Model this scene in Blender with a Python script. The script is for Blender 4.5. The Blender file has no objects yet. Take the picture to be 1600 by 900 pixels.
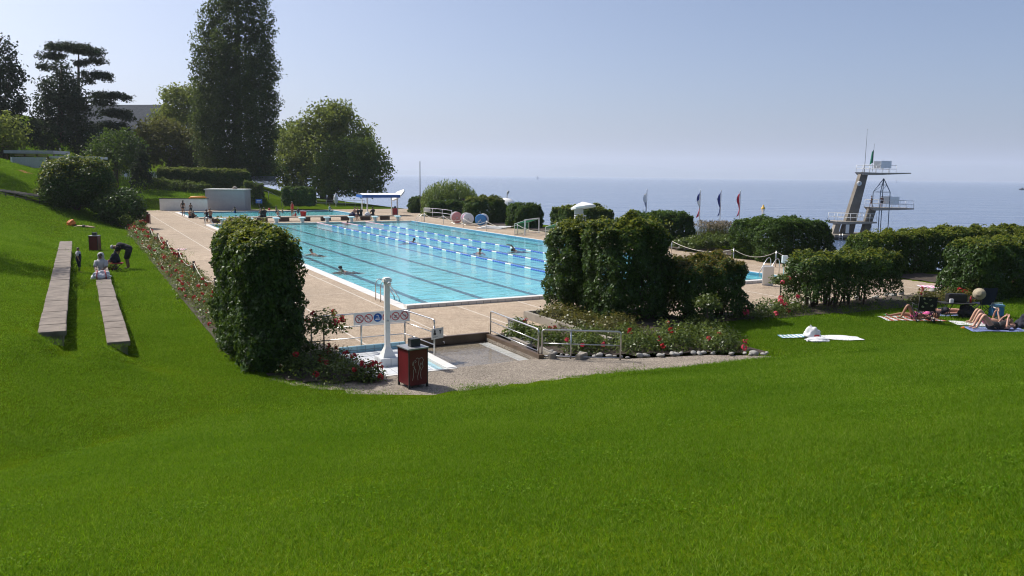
import bpy, bmesh, math, random
import numpy as np
from mathutils import Vector, Matrix
from mathutils.geometry import delaunay_2d_cdt

# ------------------------------------------------------------------ camera, sky, sun, exposure
sc = bpy.context.scene
COL = sc.collection
R = math.radians
EYE = 4.684                       # camera height above the pool deck
PITCH, ROLL, FPX = 0.14043589, 0.01114902, 1241.54
PHI = 0.49722514                  # the pool complex is turned by this angle

cp, sp = math.cos(PITCH), math.sin(PITCH)
FWD = np.array([0, cp, -sp]); _r = np.array([1., 0, 0]); _u = np.array([0, sp, cp])
cr, sr = math.cos(ROLL), math.sin(ROLL)
RIGHT = _r*cr + _u*sr
UP = _u*cr - _r*sr
cd = bpy.data.cameras.new('camera'); cam = bpy.data.objects.new('camera', cd); COL.objects.link(cam)
cd.sensor_width = 36; cd.lens = FPX/1600*36; cd.clip_start = .1; cd.clip_end = 40000
cam.matrix_world = Matrix(((RIGHT[0], UP[0], -FWD[0], 0), (RIGHT[1], UP[1], -FWD[1], 0), (RIGHT[2], UP[2], -FWD[2], EYE), (0, 0, 0, 1)))
sc.camera = cam

SUN_AZ, SUN_EL = -62.0, 49.0      # degrees: azimuth from +Y towards +X, elevation
w = bpy.data.worlds.new('World'); sc.world = w; w.use_nodes = True
nt = w.node_tree
sky = nt.nodes.new('ShaderNodeTexSky'); sky.sky_type = 'NISHITA'; sky.sun_disc = False
sky.sun_elevation = R(SUN_EL); sky.sun_rotation = R(SUN_AZ)
sky.altitude = 300; sky.air_density = 0.65; sky.dust_density = 4.0; sky.ozone_density = 3.0
nt.links.new(sky.outputs[0], nt.nodes['Background'].inputs[0])
nt.nodes['Background'].inputs[1].default_value = 0.122
sd = bpy.data.lights.new('sun', 'SUN'); so = bpy.data.objects.new('sun', sd); COL.objects.link(so)
sd.energy = 4.2; sd.angle = R(.53); sd.color = (1, .95, .86)
_sv = Vector((math.sin(R(SUN_AZ))*math.cos(R(SUN_EL)), math.cos(R(SUN_AZ))*math.cos(R(SUN_EL)), math.sin(R(SUN_EL))))
so.rotation_euler = _sv.to_track_quat('Z', 'Y').to_euler()
sc.view_settings.view_transform = 'Standard'; sc.view_settings.look = 'None'
sc.view_settings.gamma = 1; sc.view_settings.exposure = 0.35
sc.render.engine = 'CYCLES'
sc.cycles.max_bounces = 8; sc.cycles.transparent_max_bounces = 12
sc.cycles.volume_bounces = 1; sc.cycles.filter_width = 1.1; sc.cycles.use_denoising = True; sc.cycles.denoising_prefilter = 'ACCURATE'; sc.cycles.denoising_input_passes = 'RGB_ALBEDO_NORMAL'
sc.cycles.caustics_reflective = False; sc.cycles.caustics_refractive = False

random.seed(7); rng = np.random.default_rng(7)

# ------------------------------------------------------------------ places
def ray(px, py):
    return FWD*FPX + RIGHT*(px-800) - UP*(py-450)
def G(px, py, z=0.):              # where the sight line of a photo point meets the level z
    d = ray(px, py); t = (z-EYE)/d[2]
    return Vector((d[0]*t, d[1]*t, z))
def D(px, py, y):                 # the point of that line at the distance y
    d = ray(px, py); t = y/d[1]
    return Vector((d[0]*t, y, EYE+d[2]*t))
CU, SU = math.cos(PHI), math.sin(PHI)
def W(u, v, z=0.):                # pool axes: u along the pool, v across it
    return Vector((-SU*u+CU*v, CU*u+SU*v, z))
def UV(p):
    return (-SU*p[0]+CU*p[1], CU*p[0]+SU*p[1])

# ------------------------------------------------------------------ materials
def new_mat(name):
    m = bpy.data.materials.new(name); m.use_nodes = True
    return m, m.node_tree, m.node_tree.nodes['Principled BSDF']
def ramp(nt, fac, c0, c1, p0=0., p1=1., extra=()):
    n = nt.nodes.new('ShaderNodeValToRGB'); e = n.color_ramp.elements
    e[0].position = p0; e[0].color = (*c0, 1); e[1].position = p1; e[1].color = (*c1, 1)
    for p, c in extra:
        k = e.new(p); k.color = (*c, 1)
    nt.links.new(fac, n.inputs[0]); return n.outputs[0]
def noise(nt, scale, detail=4, rough=.6, vec=None, dist=0):
    n = nt.nodes.new('ShaderNodeTexNoise'); n.inputs['Scale'].default_value = scale
    n.inputs['Detail'].default_value = detail; n.inputs['Roughness'].default_value = rough; n.inputs['Distortion'].default_value = dist
    if vec is not None: nt.links.new(vec, n.inputs['Vector'])
    return n.outputs['Fac']
def coords(nt, which='Object', scale=None):
    t = nt.nodes.new('ShaderNodeTexCoord'); o = t.outputs[which]
    if scale:
        mp = nt.nodes.new('ShaderNodeMapping'); mp.inputs['Scale'].default_value = scale
        nt.links.new(o, mp.inputs[0]); o = mp.outputs[0]
    return o
def mixc(nt, fac, a, b, mode='MIX'):
    n = nt.nodes.new('ShaderNodeMix'); n.data_type = 'RGBA'; n.blend_type = mode
    for s, x in ((n.inputs[0], fac), (n.inputs[6], a), (n.inputs[7], b)):
        if isinstance(x, (int, float)): s.default_value = x
        elif isinstance(x, tuple): s.default_value = (*x, 1) if len(x) == 3 else x
        else: nt.links.new(x, s)
    return n.outputs[2]
def math_(nt, op, a, b=None, c=None):
    n = nt.nodes.new('ShaderNodeMath'); n.operation = op
    for i, x in enumerate((a, b, c)):
        if x is None: continue
        if isinstance(x, (int, float)): n.inputs[i].default_value = x
        else: nt.links.new(x, n.inputs[i])
    return n.outputs[0]
def bump(nt, bsdf, h, strength=.3, dist=.02):
    b = nt.nodes.new('ShaderNodeBump'); b.inputs['Strength'].default_value = strength; b.inputs['Distance'].default_value = dist
    nt.links.new(h, b.inputs['Height']); nt.links.new(b.outputs[0], bsdf.inputs['Normal']); return b
_mc = {}
def paint(name, col, rough=.5, var=.12, scale=6., metal=0., bmp=0., spec=.5, detail=4):
    """Plain coloured surface with some uneven wear."""
    if name in _mc: return _mc[name]
    m, nt, b = new_mat(name)
    co = coords(nt)
    f = noise(nt, scale, detail, .65, co)
    lo = tuple(c*(1-var) for c in col); hi = tuple(min(1, c*(1+var)) for c in col)
    nt.links.new(ramp(nt, f, lo, hi, .3, .7), b.inputs['Base Color'])
    b.inputs['Roughness'].default_value = rough; b.inputs['Metallic'].default_value = metal
    b.inputs['Specular IOR Level'].default_value = spec
    if bmp: bump(nt, b, noise(nt, scale*4, 5, .7, co), bmp, .01)
    _mc[name] = m; return m
def speckle(name, c0, c1, c2, s1=60., s2=.35, rough=.9, bmp=.4, stain=None):
    """Washed aggregate: small stones of three tones over large stains."""
    m, nt, b = new_mat(name); co = coords(nt)
    v = nt.nodes.new('ShaderNodeTexVoronoi'); v.inputs['Scale'].default_value = s1; nt.links.new(co, v.inputs['Vector'])
    sep = nt.nodes.new('ShaderNodeSeparateColor'); nt.links.new(v.outputs['Color'], sep.inputs[0])
    base = ramp(nt, sep.outputs[0], c0, c2, .15, .95, [(.5, c1)])
    big = noise(nt, s2, 5, .6, co)
    base = mixc(nt, 1., base, ramp(nt, big, (.78, .77, .75), (1.12, 1.1, 1.08), .3, .7), 'MULTIPLY')
    base = mixc(nt, 1., base, ramp(nt, noise(nt, 2.2, 6, .7, co), (.86, .85, .84), (1.08, 1.08, 1.08), .35, .65), 'MULTIPLY')
    b.inputs['Roughness'].default_value = rough
    bump(nt, b, v.outputs['Distance'], bmp, .01)
    return m, nt, b, base, co
def leafmat(name, dark, light, trans=(.2, .32, .03), tw=.35, rough=.42, spec=.4, old=None):
    m, nt, b = new_mat(name)
    a = nt.nodes.new('ShaderNodeAttribute'); a.attribute_name = 'var'
    ex = [(.93, light)] if old else ()
    c = ramp(nt, a.outputs['Fac'], dark, old or light, 0, 1, ex)
    nt.links.new(c, b.inputs['Base Color']); b.inputs['Roughness'].default_value = rough
    b.inputs['Specular IOR Level'].default_value = spec
    t = nt.nodes.new('ShaderNodeBsdfTranslucent')
    nt.links.new(mixc(nt, .5, c, trans), t.inputs[0])
    mx = nt.nodes.new('ShaderNodeMixShader'); mx.inputs[0].default_value = tw
    nt.links.new(b.outputs[0], mx.inputs[1]); nt.links.new(t.outputs[0], mx.inputs[2])
    nt.links.new(mx.outputs[0], nt.nodes['Material Output'].inputs[0])
    return m

# ------------------------------------------------------------------ object helpers
class MB:
    """Collects shapes; build() links them as ONE mesh object."""
    def __init__(s): s.v = []; s.f = []; s.m = []; s.smooth = []; s.mi = 0
    def add(s, vs, fs, smooth=False):
        o = len(s.v); s.v += [tuple(p) for p in vs]
        for f in fs: s.f.append(tuple(i+o for i in f)); s.m.append(s.mi); s.smooth.append(smooth)
        return s
    def box(s, c, d, rz=0., bev=0., M=None):
        x, y, z = d[0]/2, d[1]/2, d[2]/2
        if bev <= 0:
            vs = [Vector((a*x, b*y, e*z)) for e in (-1, 1) for a, b in ((-1, -1), (1, -1), (1, 1), (-1, 1))]
            fs = [(3, 2, 1, 0), (4, 5, 6, 7), (0, 1, 5, 4), (1, 2, 6, 5), (2, 3, 7, 6), (3, 0, 4, 7)]
        else:
            bm = bmesh.new(); bmesh.ops.create_cube(bm, size=1)
            for q in bm.verts: q.co = Vector((q.co.x*2*x, q.co.y*2*y, q.co.z*2*z))
            bmesh.ops.bevel(bm, geom=bm.edges[:], offset=bev, segments=2, affect='EDGES')
            bm.verts.index_update(); vs = [q.co.copy() for q in bm.verts]; fs = [[q.index for q in f.verts] for f in bm.faces]; bm.free()
        T = Matrix.Translation(Vector(c)) @ (M if M is not None else Matrix.Rotation(rz, 4, 'Z'))
        return s.add([T @ q for q in vs], fs)
    def tube(s, pts, r, n=8, cap=True):
        pts = [Vector(p) for p in pts]; rs = r if isinstance(r, (list, tuple)) else [r]*len(pts)
        vs = []; fs = []; prev = None
        for i, p in enumerate(pts):
            t = (pts[min(i+1, len(pts)-1)]-pts[max(i-1, 0)])
            if t.length < 1e-9: t = Vector((0, 0, 1))
            t.normalize()
            if prev is None:
                a = t.cross(Vector((0, 0, 1)) if abs(t.z) < .95 else Vector((1, 0, 0)))
            else: a = prev - t*prev.dot(t)
            a.normalize(); prev = a; b = t.cross(a)
            for k in range(n):
                q = 2*math.pi*k/n; vs.append(p+(a*math.cos(q)+b*math.sin(q))*rs[i])
        for i in range(len(pts)-1):
            for k in range(n):
                fs.append((i*n+k, i*n+(k+1) % n, (i+1)*n+(k+1) % n, (i+1)*n+k))
        if cap: fs.append(tuple(range(n))[::-1]); fs.append(tuple((len(pts)-1)*n+k for k in range(n)))
        return s.add(vs, fs, True)
    def lathe(s, prof, c=(0, 0, 0), n=16, M=None):
        vs = []; fs = []
        for r, z in prof:
            for k in range(n):
                q = 2*math.pi*k/n; vs.append(Vector((r*math.cos(q), r*math.sin(q), z)))
        for i in range(len(prof)-1):
            for k in range(n): fs.append((i*n+k, i*n+(k+1) % n, (i+1)*n+(k+1) % n, (i+1)*n+k))
        fs.append(tuple(range(n))[::-1]); fs.append(tuple((len(prof)-1)*n+k for k in range(n)))
        T = Matrix.Translation(Vector(c)) @ (M if M is not None else Matrix())
        return s.add([T @ q for q in vs], fs, True)
    def prism(s, poly, z0, z1, T=None):
        n = len(poly)
        vs = [Vector((p[0], p[1], z0)) for p in poly]+[Vector((p[0], p[1], z1)) for p in poly]
        if T is not None: vs = [T @ q for q in vs]
        fs = [tuple(range(n))[::-1], tuple(range(n, 2*n))]+[(i, (i+1) % n, n+(i+1) % n, n+i) for i in range(n)]
        return s.add(vs, fs)
    def grid(s, fn, nu, nv, smooth=True):
        vs = [fn(i/(nu-1), j/(nv-1)) for j in range(nv) for i in range(nu)]
        fs = [(j*nu+i, j*nu+i+1, (j+1)*nu+i+1, (j+1)*nu+i) for j in range(nv-1) for i in range(nu-1)]
        return s.add(vs, fs, smooth)
    def ball(s, c, r, n=10, sq=(1, 1, 1), lump=0.):
        vs = []; fs = []
        for j in range(n+1):
            th = math.pi*j/n
            for i in range(2*n):
                ph = math.pi*i/n; k = 1+lump*(math.sin(3*th+ph*2+c[0]*9)*.5+math.sin(ph*3+c[1]*7)*.5*math.sin(th))
                vs.append(Vector(c)+Vector((r*sq[0]*k*math.sin(th)*math.cos(ph), r*sq[1]*k*math.sin(th)*math.sin(ph), r*sq[2]*k*math.cos(th))))
        for j in range(n):
            for i in range(2*n):
                fs.append((j*2*n+i, (j+1)*2*n+i, (j+1)*2*n+(i+1) % (2*n), j*2*n+(i+1) % (2*n)))
        return s.add(vs, fs, True)
    def build(s, name, mats, parent=None, loc=None, rz=0.):
        me = bpy.data.meshes.new(name); me.from_pydata([tuple(p) for p in s.v], [], s.f)
        for m in (mats if isinstance(mats, (list, tuple)) else [mats]): me.materials.append(m)
        me.polygons.foreach_set('material_index', s.m); me.polygons.foreach_set('use_smooth', s.smooth)
        me.update()
        o = bpy.data.objects.new(name, me); COL.objects.link(o)
        if parent: o.parent = parent
        if loc is not None: o.location = loc
        o.rotation_euler.z = rz
        return o
def tag(o, label=None, cat=None, group=None, kind=None):
    if label: o['label'] = label
    if cat: o['category'] = cat
    if group: o['group'] = group
    if kind: o['kind'] = kind
    return o
def thing(name, label, cat, loc=(0, 0, 0), rz=0., group=None):
    o = bpy.data.objects.new(name, None); COL.objects.link(o); o.empty_display_size = .2
    o.location = loc; o.rotation_euler.z = rz
    return tag(o, label, cat, group)
def struct(o): return tag(o, kind='structure')
def dup(root, loc, rz=None, label=None):
    def cpy(o, par):
        c = o.copy(); COL.objects.link(c)
        if par: c.parent = par
        for ch in list(o.children): cpy(ch, c)
        return c
    r = cpy(root, None); r.location = loc
    if rz is not None: r.rotation_euler.z = rz
    if label: r['label'] = label
    return r
def np_mesh(name, verts, quads, mats, parent=None, attr=None, tris=False):
    k = 3 if tris else 4
    me = bpy.data.meshes.new(name); nv, nf = len(verts), len(quads)
    me.vertices.add(nv); me.vertices.foreach_set('co', np.ascontiguousarray(verts, dtype=np.float32).ravel())
    me.loops.add(nf*k); me.loops.foreach_set('vertex_index', np.ascontiguousarray(quads, dtype=np.int32).ravel())
    me.polygons.add(nf); me.polygons.foreach_set('loop_start', np.arange(0, nf*k, k, dtype=np.int32))
    for m in (mats if isinstance(mats, (list, tuple)) else [mats]): me.materials.append(m)
    if attr is not None:
        a = me.attributes.new('var', 'FLOAT', 'POINT'); a.data.foreach_set('value', np.ascontiguousarray(attr, dtype=np.float32))
    me.update(calc_edges=True)
    o = bpy.data.objects.new(name, me); COL.objects.link(o)
    if parent: o.parent = parent
    return o
def unit(a): return a/np.maximum(np.linalg.norm(a, axis=-1, keepdims=True), 1e-9)
class Waves:
    """Cheap smooth random field over points."""
    def __init__(s, size, seed, n=14):
        g = np.random.default_rng(seed); d = unit(g.normal(size=(n, 3)))
        s.k = d*(2*np.pi/size*g.uniform(.6, 1.9, (n, 1))); s.p = g.uniform(0, 6.28, n); s.n = n
    def __call__(s, P): return np.sin(P @ s.k.T + s.p).sum(1)/math.sqrt(s.n)
def leaf_obj(name, C, out, L, wd, mat, parent=None, flat=.5, up=.25, hang=0., var=None, g=rng):
    """One foliage mesh of folded kite-shaped leaves."""
    N = len(C); L = L*g.uniform(.7, 1.3, (N, 1)); wd = wd*g.uniform(.75, 1.25, (N, 1))
    n = unit(out*flat + g.normal(size=(N, 3))*.6 + np.array([0, 0, up]))
    a = g.normal(size=(N, 3)) + np.array([0, 0, -hang]); a = unit(a - n*(a*n).sum(1, keepdims=True)); b = np.cross(n, a)
    f = n*wd*.22
    V = np.stack([C-a*L*.5, C+b*wd*.5+f+a*L*.05, C+a*L*.5, C-b*wd*.5+f+a*L*.05], 1).reshape(-1, 3)
    Q = np.arange(4*N).reshape(N, 4)
    if var is None: var = g.uniform(0, 1, N)
    return np_mesh(name, V, Q, mat, parent, np.repeat(var, 4))
# ------------------------------------------------------------------ ground shape
BENCHES = ((-.77, .59, 18.5, 43., .90), (.65, .52, 19.3, 35.5, .50))   # v centre, width, near y, far y, top z
LAKE_Z = -4.2
HAZE = .00014
FLAT = [(4.6, 107.6), (4.6, 20.0), (3.5, 18.4), (3.95, 17.5), (5.1, 16.0), (6.2, 15.4), (9.3, 15.3), (11.8, 15.1), (14.3, 14.6), (16.5, 13.95),
        (16.3, 15.0), (17.3, 20.4), (34.3, 20.6), (34.3, 86), (40, 93), (40, 104), (24, 104), (18, 107.6)]          # paved level, in (v, u)
def sstep(a, b, x):
    t = np.clip((x-a)/(b-a), 0, 1); return t*t*(3-2*t)
def poly_sd(poly, v, u):
    """Signed distance to a polygon (negative inside)."""
    d2 = np.full(v.shape, 1e18); inside = np.zeros(v.shape, bool); n = len(poly)
    for i in range(n):
        ax, ay = poly[i]; bx, by = poly[(i+1) % n]; ex, ey = bx-ax, by-ay
        t = np.clip(((v-ax)*ex+(u-ay)*ey)/(ex*ex+ey*ey), 0, 1)
        d2 = np.minimum(d2, (v-ax-t*ex)**2+(u-ay-t*ey)**2)
        if ey != 0:
            c = ((ay > u) != (by > u)) & (v < ex*(u-ay)/ey+ax); inside ^= c
    d = np.sqrt(d2); return np.where(inside, -d, d)
def steps(u, v):
    z = 0
    for vc, wd, y0, y1, top in BENCHES:
        u0 = {18.5: 21.4, 19.3: 21.6}[y0]; u1 = {43.: 48.6, 35.5: 40.2}[y1]
        k = .25+1.5*sstep(u0-.4, u0-4, u)+1.5*sstep(u1+.5, u1+5, u)
        z = z + .37*sstep(vc+k, vc-k, v)*sstep(u1+9, u1+1, u)
    return z
_wk = np.array([(1.1, .7), (-.8, 1.9), (2.1, -.4), (.5, 2.6), (-1.7, -1.2)])
def softplus(x, k): return k*np.logaddexp(0, x/k)
def height(x, y):
    x = np.asarray(x, float); y = np.asarray(y, float); u, v = UV((x, y))
    us = 15.6-2.4*sstep(14, 26, v)
    s1 = .205*softplus(us-u, .5)                                     # slope under the camera
    s2 = .02+.05*sstep(2.6, .9, v)+.26*softplus(-1.25-v, .30)*1.0       # bank on the left
    s2 = 6.5*np.tanh(s2/6.5)
    s2 = s2+steps(u, v)
    z = .22*np.logaddexp(s1/.22, s2/.22)-.22*np.exp(-np.abs(s1-s2)/.22)*.5-.02
    z = z+(1.45*sstep(108.4, 110.2, u)*sstep(31, 19, v)+.082*np.maximum(u-109, 0)*sstep(42, 21, v)) # sunny slope behind the wall
    z = z+4.2*sstep(62, 100, u)*sstep(3.6, -1, v)*sstep(125, 112, u)*(u < 125)
    z = z+3.0*sstep(118, 135, u)*sstep(8, -10, v)
    for q in range(5): z = z+.0035*np.sin(x*_wk[q, 0]+y*_wk[q, 1]+q*1.7)
    sd = poly_sd(FLAT, v.ravel(), u.ravel()).reshape(v.shape)
    z = .015+(z-.015)*sstep(0, 1.6, sd)
    z = np.where(sd < 0, .015-2.2*sstep(.12, .6, -sd), z)
    z = z - 7.0*sstep(39, 53, v)*sstep(8, 14, v)
    return z
def gz(x, y): return float(height(np.array([x]), np.array([y]))[0])
def on(p, dz=0.): return Vector((p[0], p[1], gz(p[0], p[1])+dz))
def land(px, py):                  # where a sight line of the photo first meets the ground
    d = ray(px, py); d = d/d[1]
    ys = np.concatenate([np.arange(3, 60, .05), np.arange(60, 200, .2)])
    zz = EYE+d[2]*ys; h = height(d[0]*ys, ys); k = np.argmax(zz < np.maximum(h, np.where(h < -.05, -9, h)))
    return Vector((d[0]*ys[k], ys[k], h[k]))

# ------------------------------------------------------------------ ground materials
def lawn_mat(name, dark, light):
    m, nt, b = new_mat(name); co = coords(nt)
    f1 = noise(nt, .35, 5, .6, co); f2 = noise(nt, 9, 5, .75, co); f3 = noise(nt, 60, 3, .8, co)
    c = ramp(nt, f1, dark, light, .3, .72)
    c = mixc(nt, .85, c, ramp(nt, f2, (.62, .66, .5), (1.3, 1.22, 1.2), .3, .7), 'MULTIPLY')
    c = mixc(nt, .9, c, ramp(nt, f3, (.45, .5, .4), (1.5, 1.4, 1.5), .3, .72), 'MULTIPLY')
    nt.links.new(c, b.inputs['Base Color']); b.inputs['Roughness'].default_value = 1.; b.inputs['Specular IOR Level'].default_value = .0
    bump(nt, b, f3, .5, .03)
    return m
M_LAWN = lawn_mat('lawn', (.050, .092, .004), (.080, .128, .005))
gx = np.concatenate([np.arange(-170, -60, 4), np.arange(-60, -32, 1.2), np.arange(-32, 32, .33), np.arange(32, 60, 1.5), np.arange(60, 121, 6)])
gy = np.concatenate([np.arange(-14, 2, 1.), np.arange(2, 52, .33), np.arange(52, 130, 1.3), np.arange(130, 230, 6)])
XX, YY = np.meshgrid(gx, gy); ZZ = height(XX, YY)
nx, ny = len(gx), len(gy)
_i = (np.arange(ny-1)[:, None]*nx+np.arange(nx-1)[None]).ravel()
lawn = np_mesh('lawn', np.stack([XX, YY, ZZ], -1).reshape(-1, 3), np.stack([_i, _i+1, _i+nx+1, _i+nx], 1), M_LAWN)
lawn.data.polygons.foreach_set('use_smooth', np.ones(len(lawn.data.polygons), bool)); struct(lawn)

def sheet(name, poly, holes, mat, z, thick=.3, extra_pts=()):
    """A slab with straight holes, outline in (v, u)."""
    pts = [Vector(p) for p in poly]; edges = [(i, (i+1) % len(poly)) for i in range(len(poly))]; loops = [list(range(len(poly)))]
    for h in holes:
        o = len(pts); pts += [Vector(p) for p in h]; edges += [(o+i, o+(i+1) % len(h)) for i in range(len(h))]; loops.append(list(range(o, o+len(h))))
    vs, es, fs, *_ = delaunay_2d_cdt(pts, edges, [], 0, 1e-5)
    C = np.array([[sum(vs[i].x for i in f)/3, sum(vs[i].y for i in f)/3] for f in fs])
    ok = poly_sd(poly, C[:, 0], C[:, 1]) < 0
    for h in holes: ok &= poly_sd(h, C[:, 0], C[:, 1]) > 0
    b = MB(); b.add([Vector((p.x, p.y, z)) for p in vs], [f if (vs[f[1]]-vs[f[0]]).cross(vs[f[2]]-vs[f[0]]) > 0 else f[::-1] for f, k in zip(fs, ok) if k])
    if thick:
        for lp in loops:
            n = len(lp); P = [pts[i] for i in lp]
            b.add([Vector((p.x, p.y, z)) for p in P]+[Vector((p.x, p.y, z-thick)) for p in P], [(i, (i+1) % n, n+(i+1) % n, n+i) for i in range(n)])
    return b.build(name, mat, rz=PHI)
def rect(v0, v1, u0, u1): return [(v0, u0), (v1, u0), (v1, u1), (v0, u1)]

# deck of washed aggregate with pale joint lines
M_DECK, nt, b, base, co = speckle('deck', (.235, .175, .122), (.35, .28, .205), (.46, .38, .295), 45, .12)
sep = nt.nodes.new('ShaderNodeSeparateXYZ'); nt.links.new(co, sep.inputs[0])
def lines(axis, off, per, wd):
    t = math_(nt, 'FRACT', math_(nt, 'DIVIDE', math_(nt, 'SUBTRACT', sep.outputs[axis], off-per/2), per))
    return math_(nt, 'LESS_THAN', math_(nt, 'ABSOLUTE', math_(nt, 'SUBTRACT', t, .5)), wd/per/2)
l1 = math_(nt, 'MULTIPLY', lines(0, 6.75, 2.52, .055), math_(nt, 'MULTIPLY_ADD', noise(nt, .5, 2, .5, co), .6, .35))
l2 = math_(nt, 'MULTIPLY', lines(1, 30.5, 4.8, .05), .32)
base = mixc(nt, 1., base, ramp(nt, noise(nt, .9, 7, .72, co, .9), (.72, .70, .68), (1.04, 1.04, 1.04), .30, .46), 'MULTIPLY')
c = mixc(nt, math_(nt, 'MAXIMUM', l1, l2), base, (.62, .58, .52))
nt.links.new(c, b.inputs['Base Color'])
POOL = (10.2, 29.6, 26.3, 76.3)       # v0, v1, u0, u1 of the water
POOL2 = (10.2, 28.6, 89.2, 101.2)
V0, V1, U0, U1 = POOL
deck = sheet('deck', [(4.6, 20.46), (10.3, 20.46), (10.45, 20.6), (34.3, 20.6), (34.3, 86), (40, 93), (40, 104), (24, 104), (18, 107.6), (4.6, 107.6)],
             [rect(V0-.45, V1+.35, U0-.35, U1+.4), rect(POOL2[0]-.45, POOL2[1]+.35, POOL2[2]-.35, POOL2[3]+.3)], M_DECK, 0.)
struct(deck)
M_PATH, nt, b, base, co = speckle('path', (.12, .10, .08), (.24, .205, .165), (.37, .325, .27), 55, .5, bmp=.5)
nt.links.new(base, b.inputs['Base Color'])
path = sheet('path', [(4.6, 20.455), (4.6, 20.0), (3.5, 18.4), (3.95, 17.5), (5.1, 16.0), (6.2, 15.4), (9.3, 15.3), (11.8, 15.1), (14.3, 14.6), (16.5, 13.95), (15.9, 15.0), (14.6, 15.75), (12.3, 16.35), (11.2, 17.0), (10.46, 17.4), (10.46, 20.455)],
             [rect(5.8, 10.2, 17.4, 20.4)], M_PATH, -.006)
struct(path)
M_SOIL = paint('soil', (.045, .032, .022), .95, .5, 5, bmp=.8)
def soil(poly, z=.02):
    # draped over the ground
    us = [p[1] for p in poly]; vs_ = [p[0] for p in poly]
    gv = np.arange(min(vs_), max(vs_)+.3, .3); gu = np.arange(min(us), max(us)+.3, .3)
    V, U = np.meshgrid(gv, gu); P = np.stack([-SU*U+CU*V, CU*U+SU*V], -1); Z = np.maximum(height(P[..., 0], P[..., 1]), 0)+z+.02*np.sin(V*7)*np.sin(U*6)
    ok = poly_sd(poly, V.ravel(), U.ravel()).reshape(V.shape) < .15
    b = MB(); nv = len(gv); vs = [(P[j, i, 0], P[j, i, 1], Z[j, i]) for j in range(len(gu)) for i in range(nv)]
    fs = [(j*nv+i, j*nv+i+1, (j+1)*nv+i+1, (j+1)*nv+i) for j in range(len(gu)-1) for i in range(nv-1) if ok[j, i] and ok[j+1, i+1] and ok[j, i+1] and ok[j+1, i]]
    b.add(vs, fs, True); return struct(b.build('soil', M_SOIL))
soil([(3.1, 21), (4.55, 21), (4.55, 75), (3.1, 75)])
soil([(3.6, 18.6), (4.1, 17.6), (5.75, 16.9), (5.75, 20.4), (4.6, 20.4)], .03)
soil([(10.75, 17.5), (12.4, 16.5), (14.7, 15.9), (16.1, 15.2), (17.2, 20.3), (10.75, 20.5)], .04)
soil([(17.3, 19.2), (24, 18.4), (33.6, 18.4), (33.6, 20.5), (17.3, 20.5)], .03)
soil([(34.4, 20.6), (37, 20.6), (37, 86), (34.4, 86)], .03)

# ------------------------------------------------------------------ lake
m, nt, b = new_mat('lake water'); co = coords(nt)
b.inputs['Base Color'].default_value = (.10, .15, .25, 1); b.inputs['Roughness'].default_value = .12; b.inputs['IOR'].default_value = 1.33
mp = nt.nodes.new('ShaderNodeMapping'); mp.inputs['Rotation'].default_value = (0, 0, R(-18)); mp.inputs['Scale'].default_value = (.30, 1, 1); nt.links.new(co, mp.inputs[0])
n1 = noise(nt, .09, 6, .62, mp.outputs[0], .4); n2 = noise(nt, .9, 4, .6, mp.outputs[0])
hh = math_(nt, 'ADD', math_(nt, 'MULTIPLY', n1, 3.4), math_(nt, 'MULTIPLY', n2, .35))
bump(nt, b, hh, .36, 1.)
M_LAKE = m
lk = MB(); lk.add([(-9000, -200, LAKE_Z), (13500, -200, LAKE_Z), (13500, 13500, LAKE_Z), (-9000, 13500, LAKE_Z)], [(0, 1, 2, 3)])
struct(lk.build('lake', M_LAKE))
# far shore, nearly lost in the haze
hv = MB(); HW = Waves(2600, 5); xs = np.linspace(-9000, 13400, 160)
hz_ = 120+34*HW(np.stack([xs, xs*0, xs*0], 1))+np.clip(xs/60, -40, 130)
vs = []
for x, h in zip(xs, hz_):
    for j in range(7): vs.append((x, 11800+j*230, LAKE_Z-1+max(40, h)*math.sin(min(1, j/5.)*math.pi/2)))
hv.add(vs, [(i*7+j, i*7+7+j, i*7+8+j, i*7+j+1) for i in range(159) for j in range(6)], True)
struct(hv.build('hills', paint('far hills', (.06, .085, .06), .9, .5, .002)))

hb = MB(); hb.box((2250, 6250, 155), (23500, 14700, 334)); haze = hb.build('haze', paint('haze base', (1, 1, 1)))
hm = bpy.data.materials.new('haze'); hm.use_nodes = True; nt = hm.node_tree; nt.nodes.remove(nt.nodes['Principled BSDF'])
pv = nt.nodes.new('ShaderNodeVolumePrincipled'); pv.inputs['Color'].default_value = (.80, .86, .97, 1); pv.inputs['Density'].default_value = HAZE; pv.inputs['Anisotropy'].default_value = .25
nt.links.new(pv.outputs[0], nt.nodes['Material Output'].inputs['Volume']); haze.data.materials.clear(); haze.data.materials.append(hm); tag(haze, kind='stuff')

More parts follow.
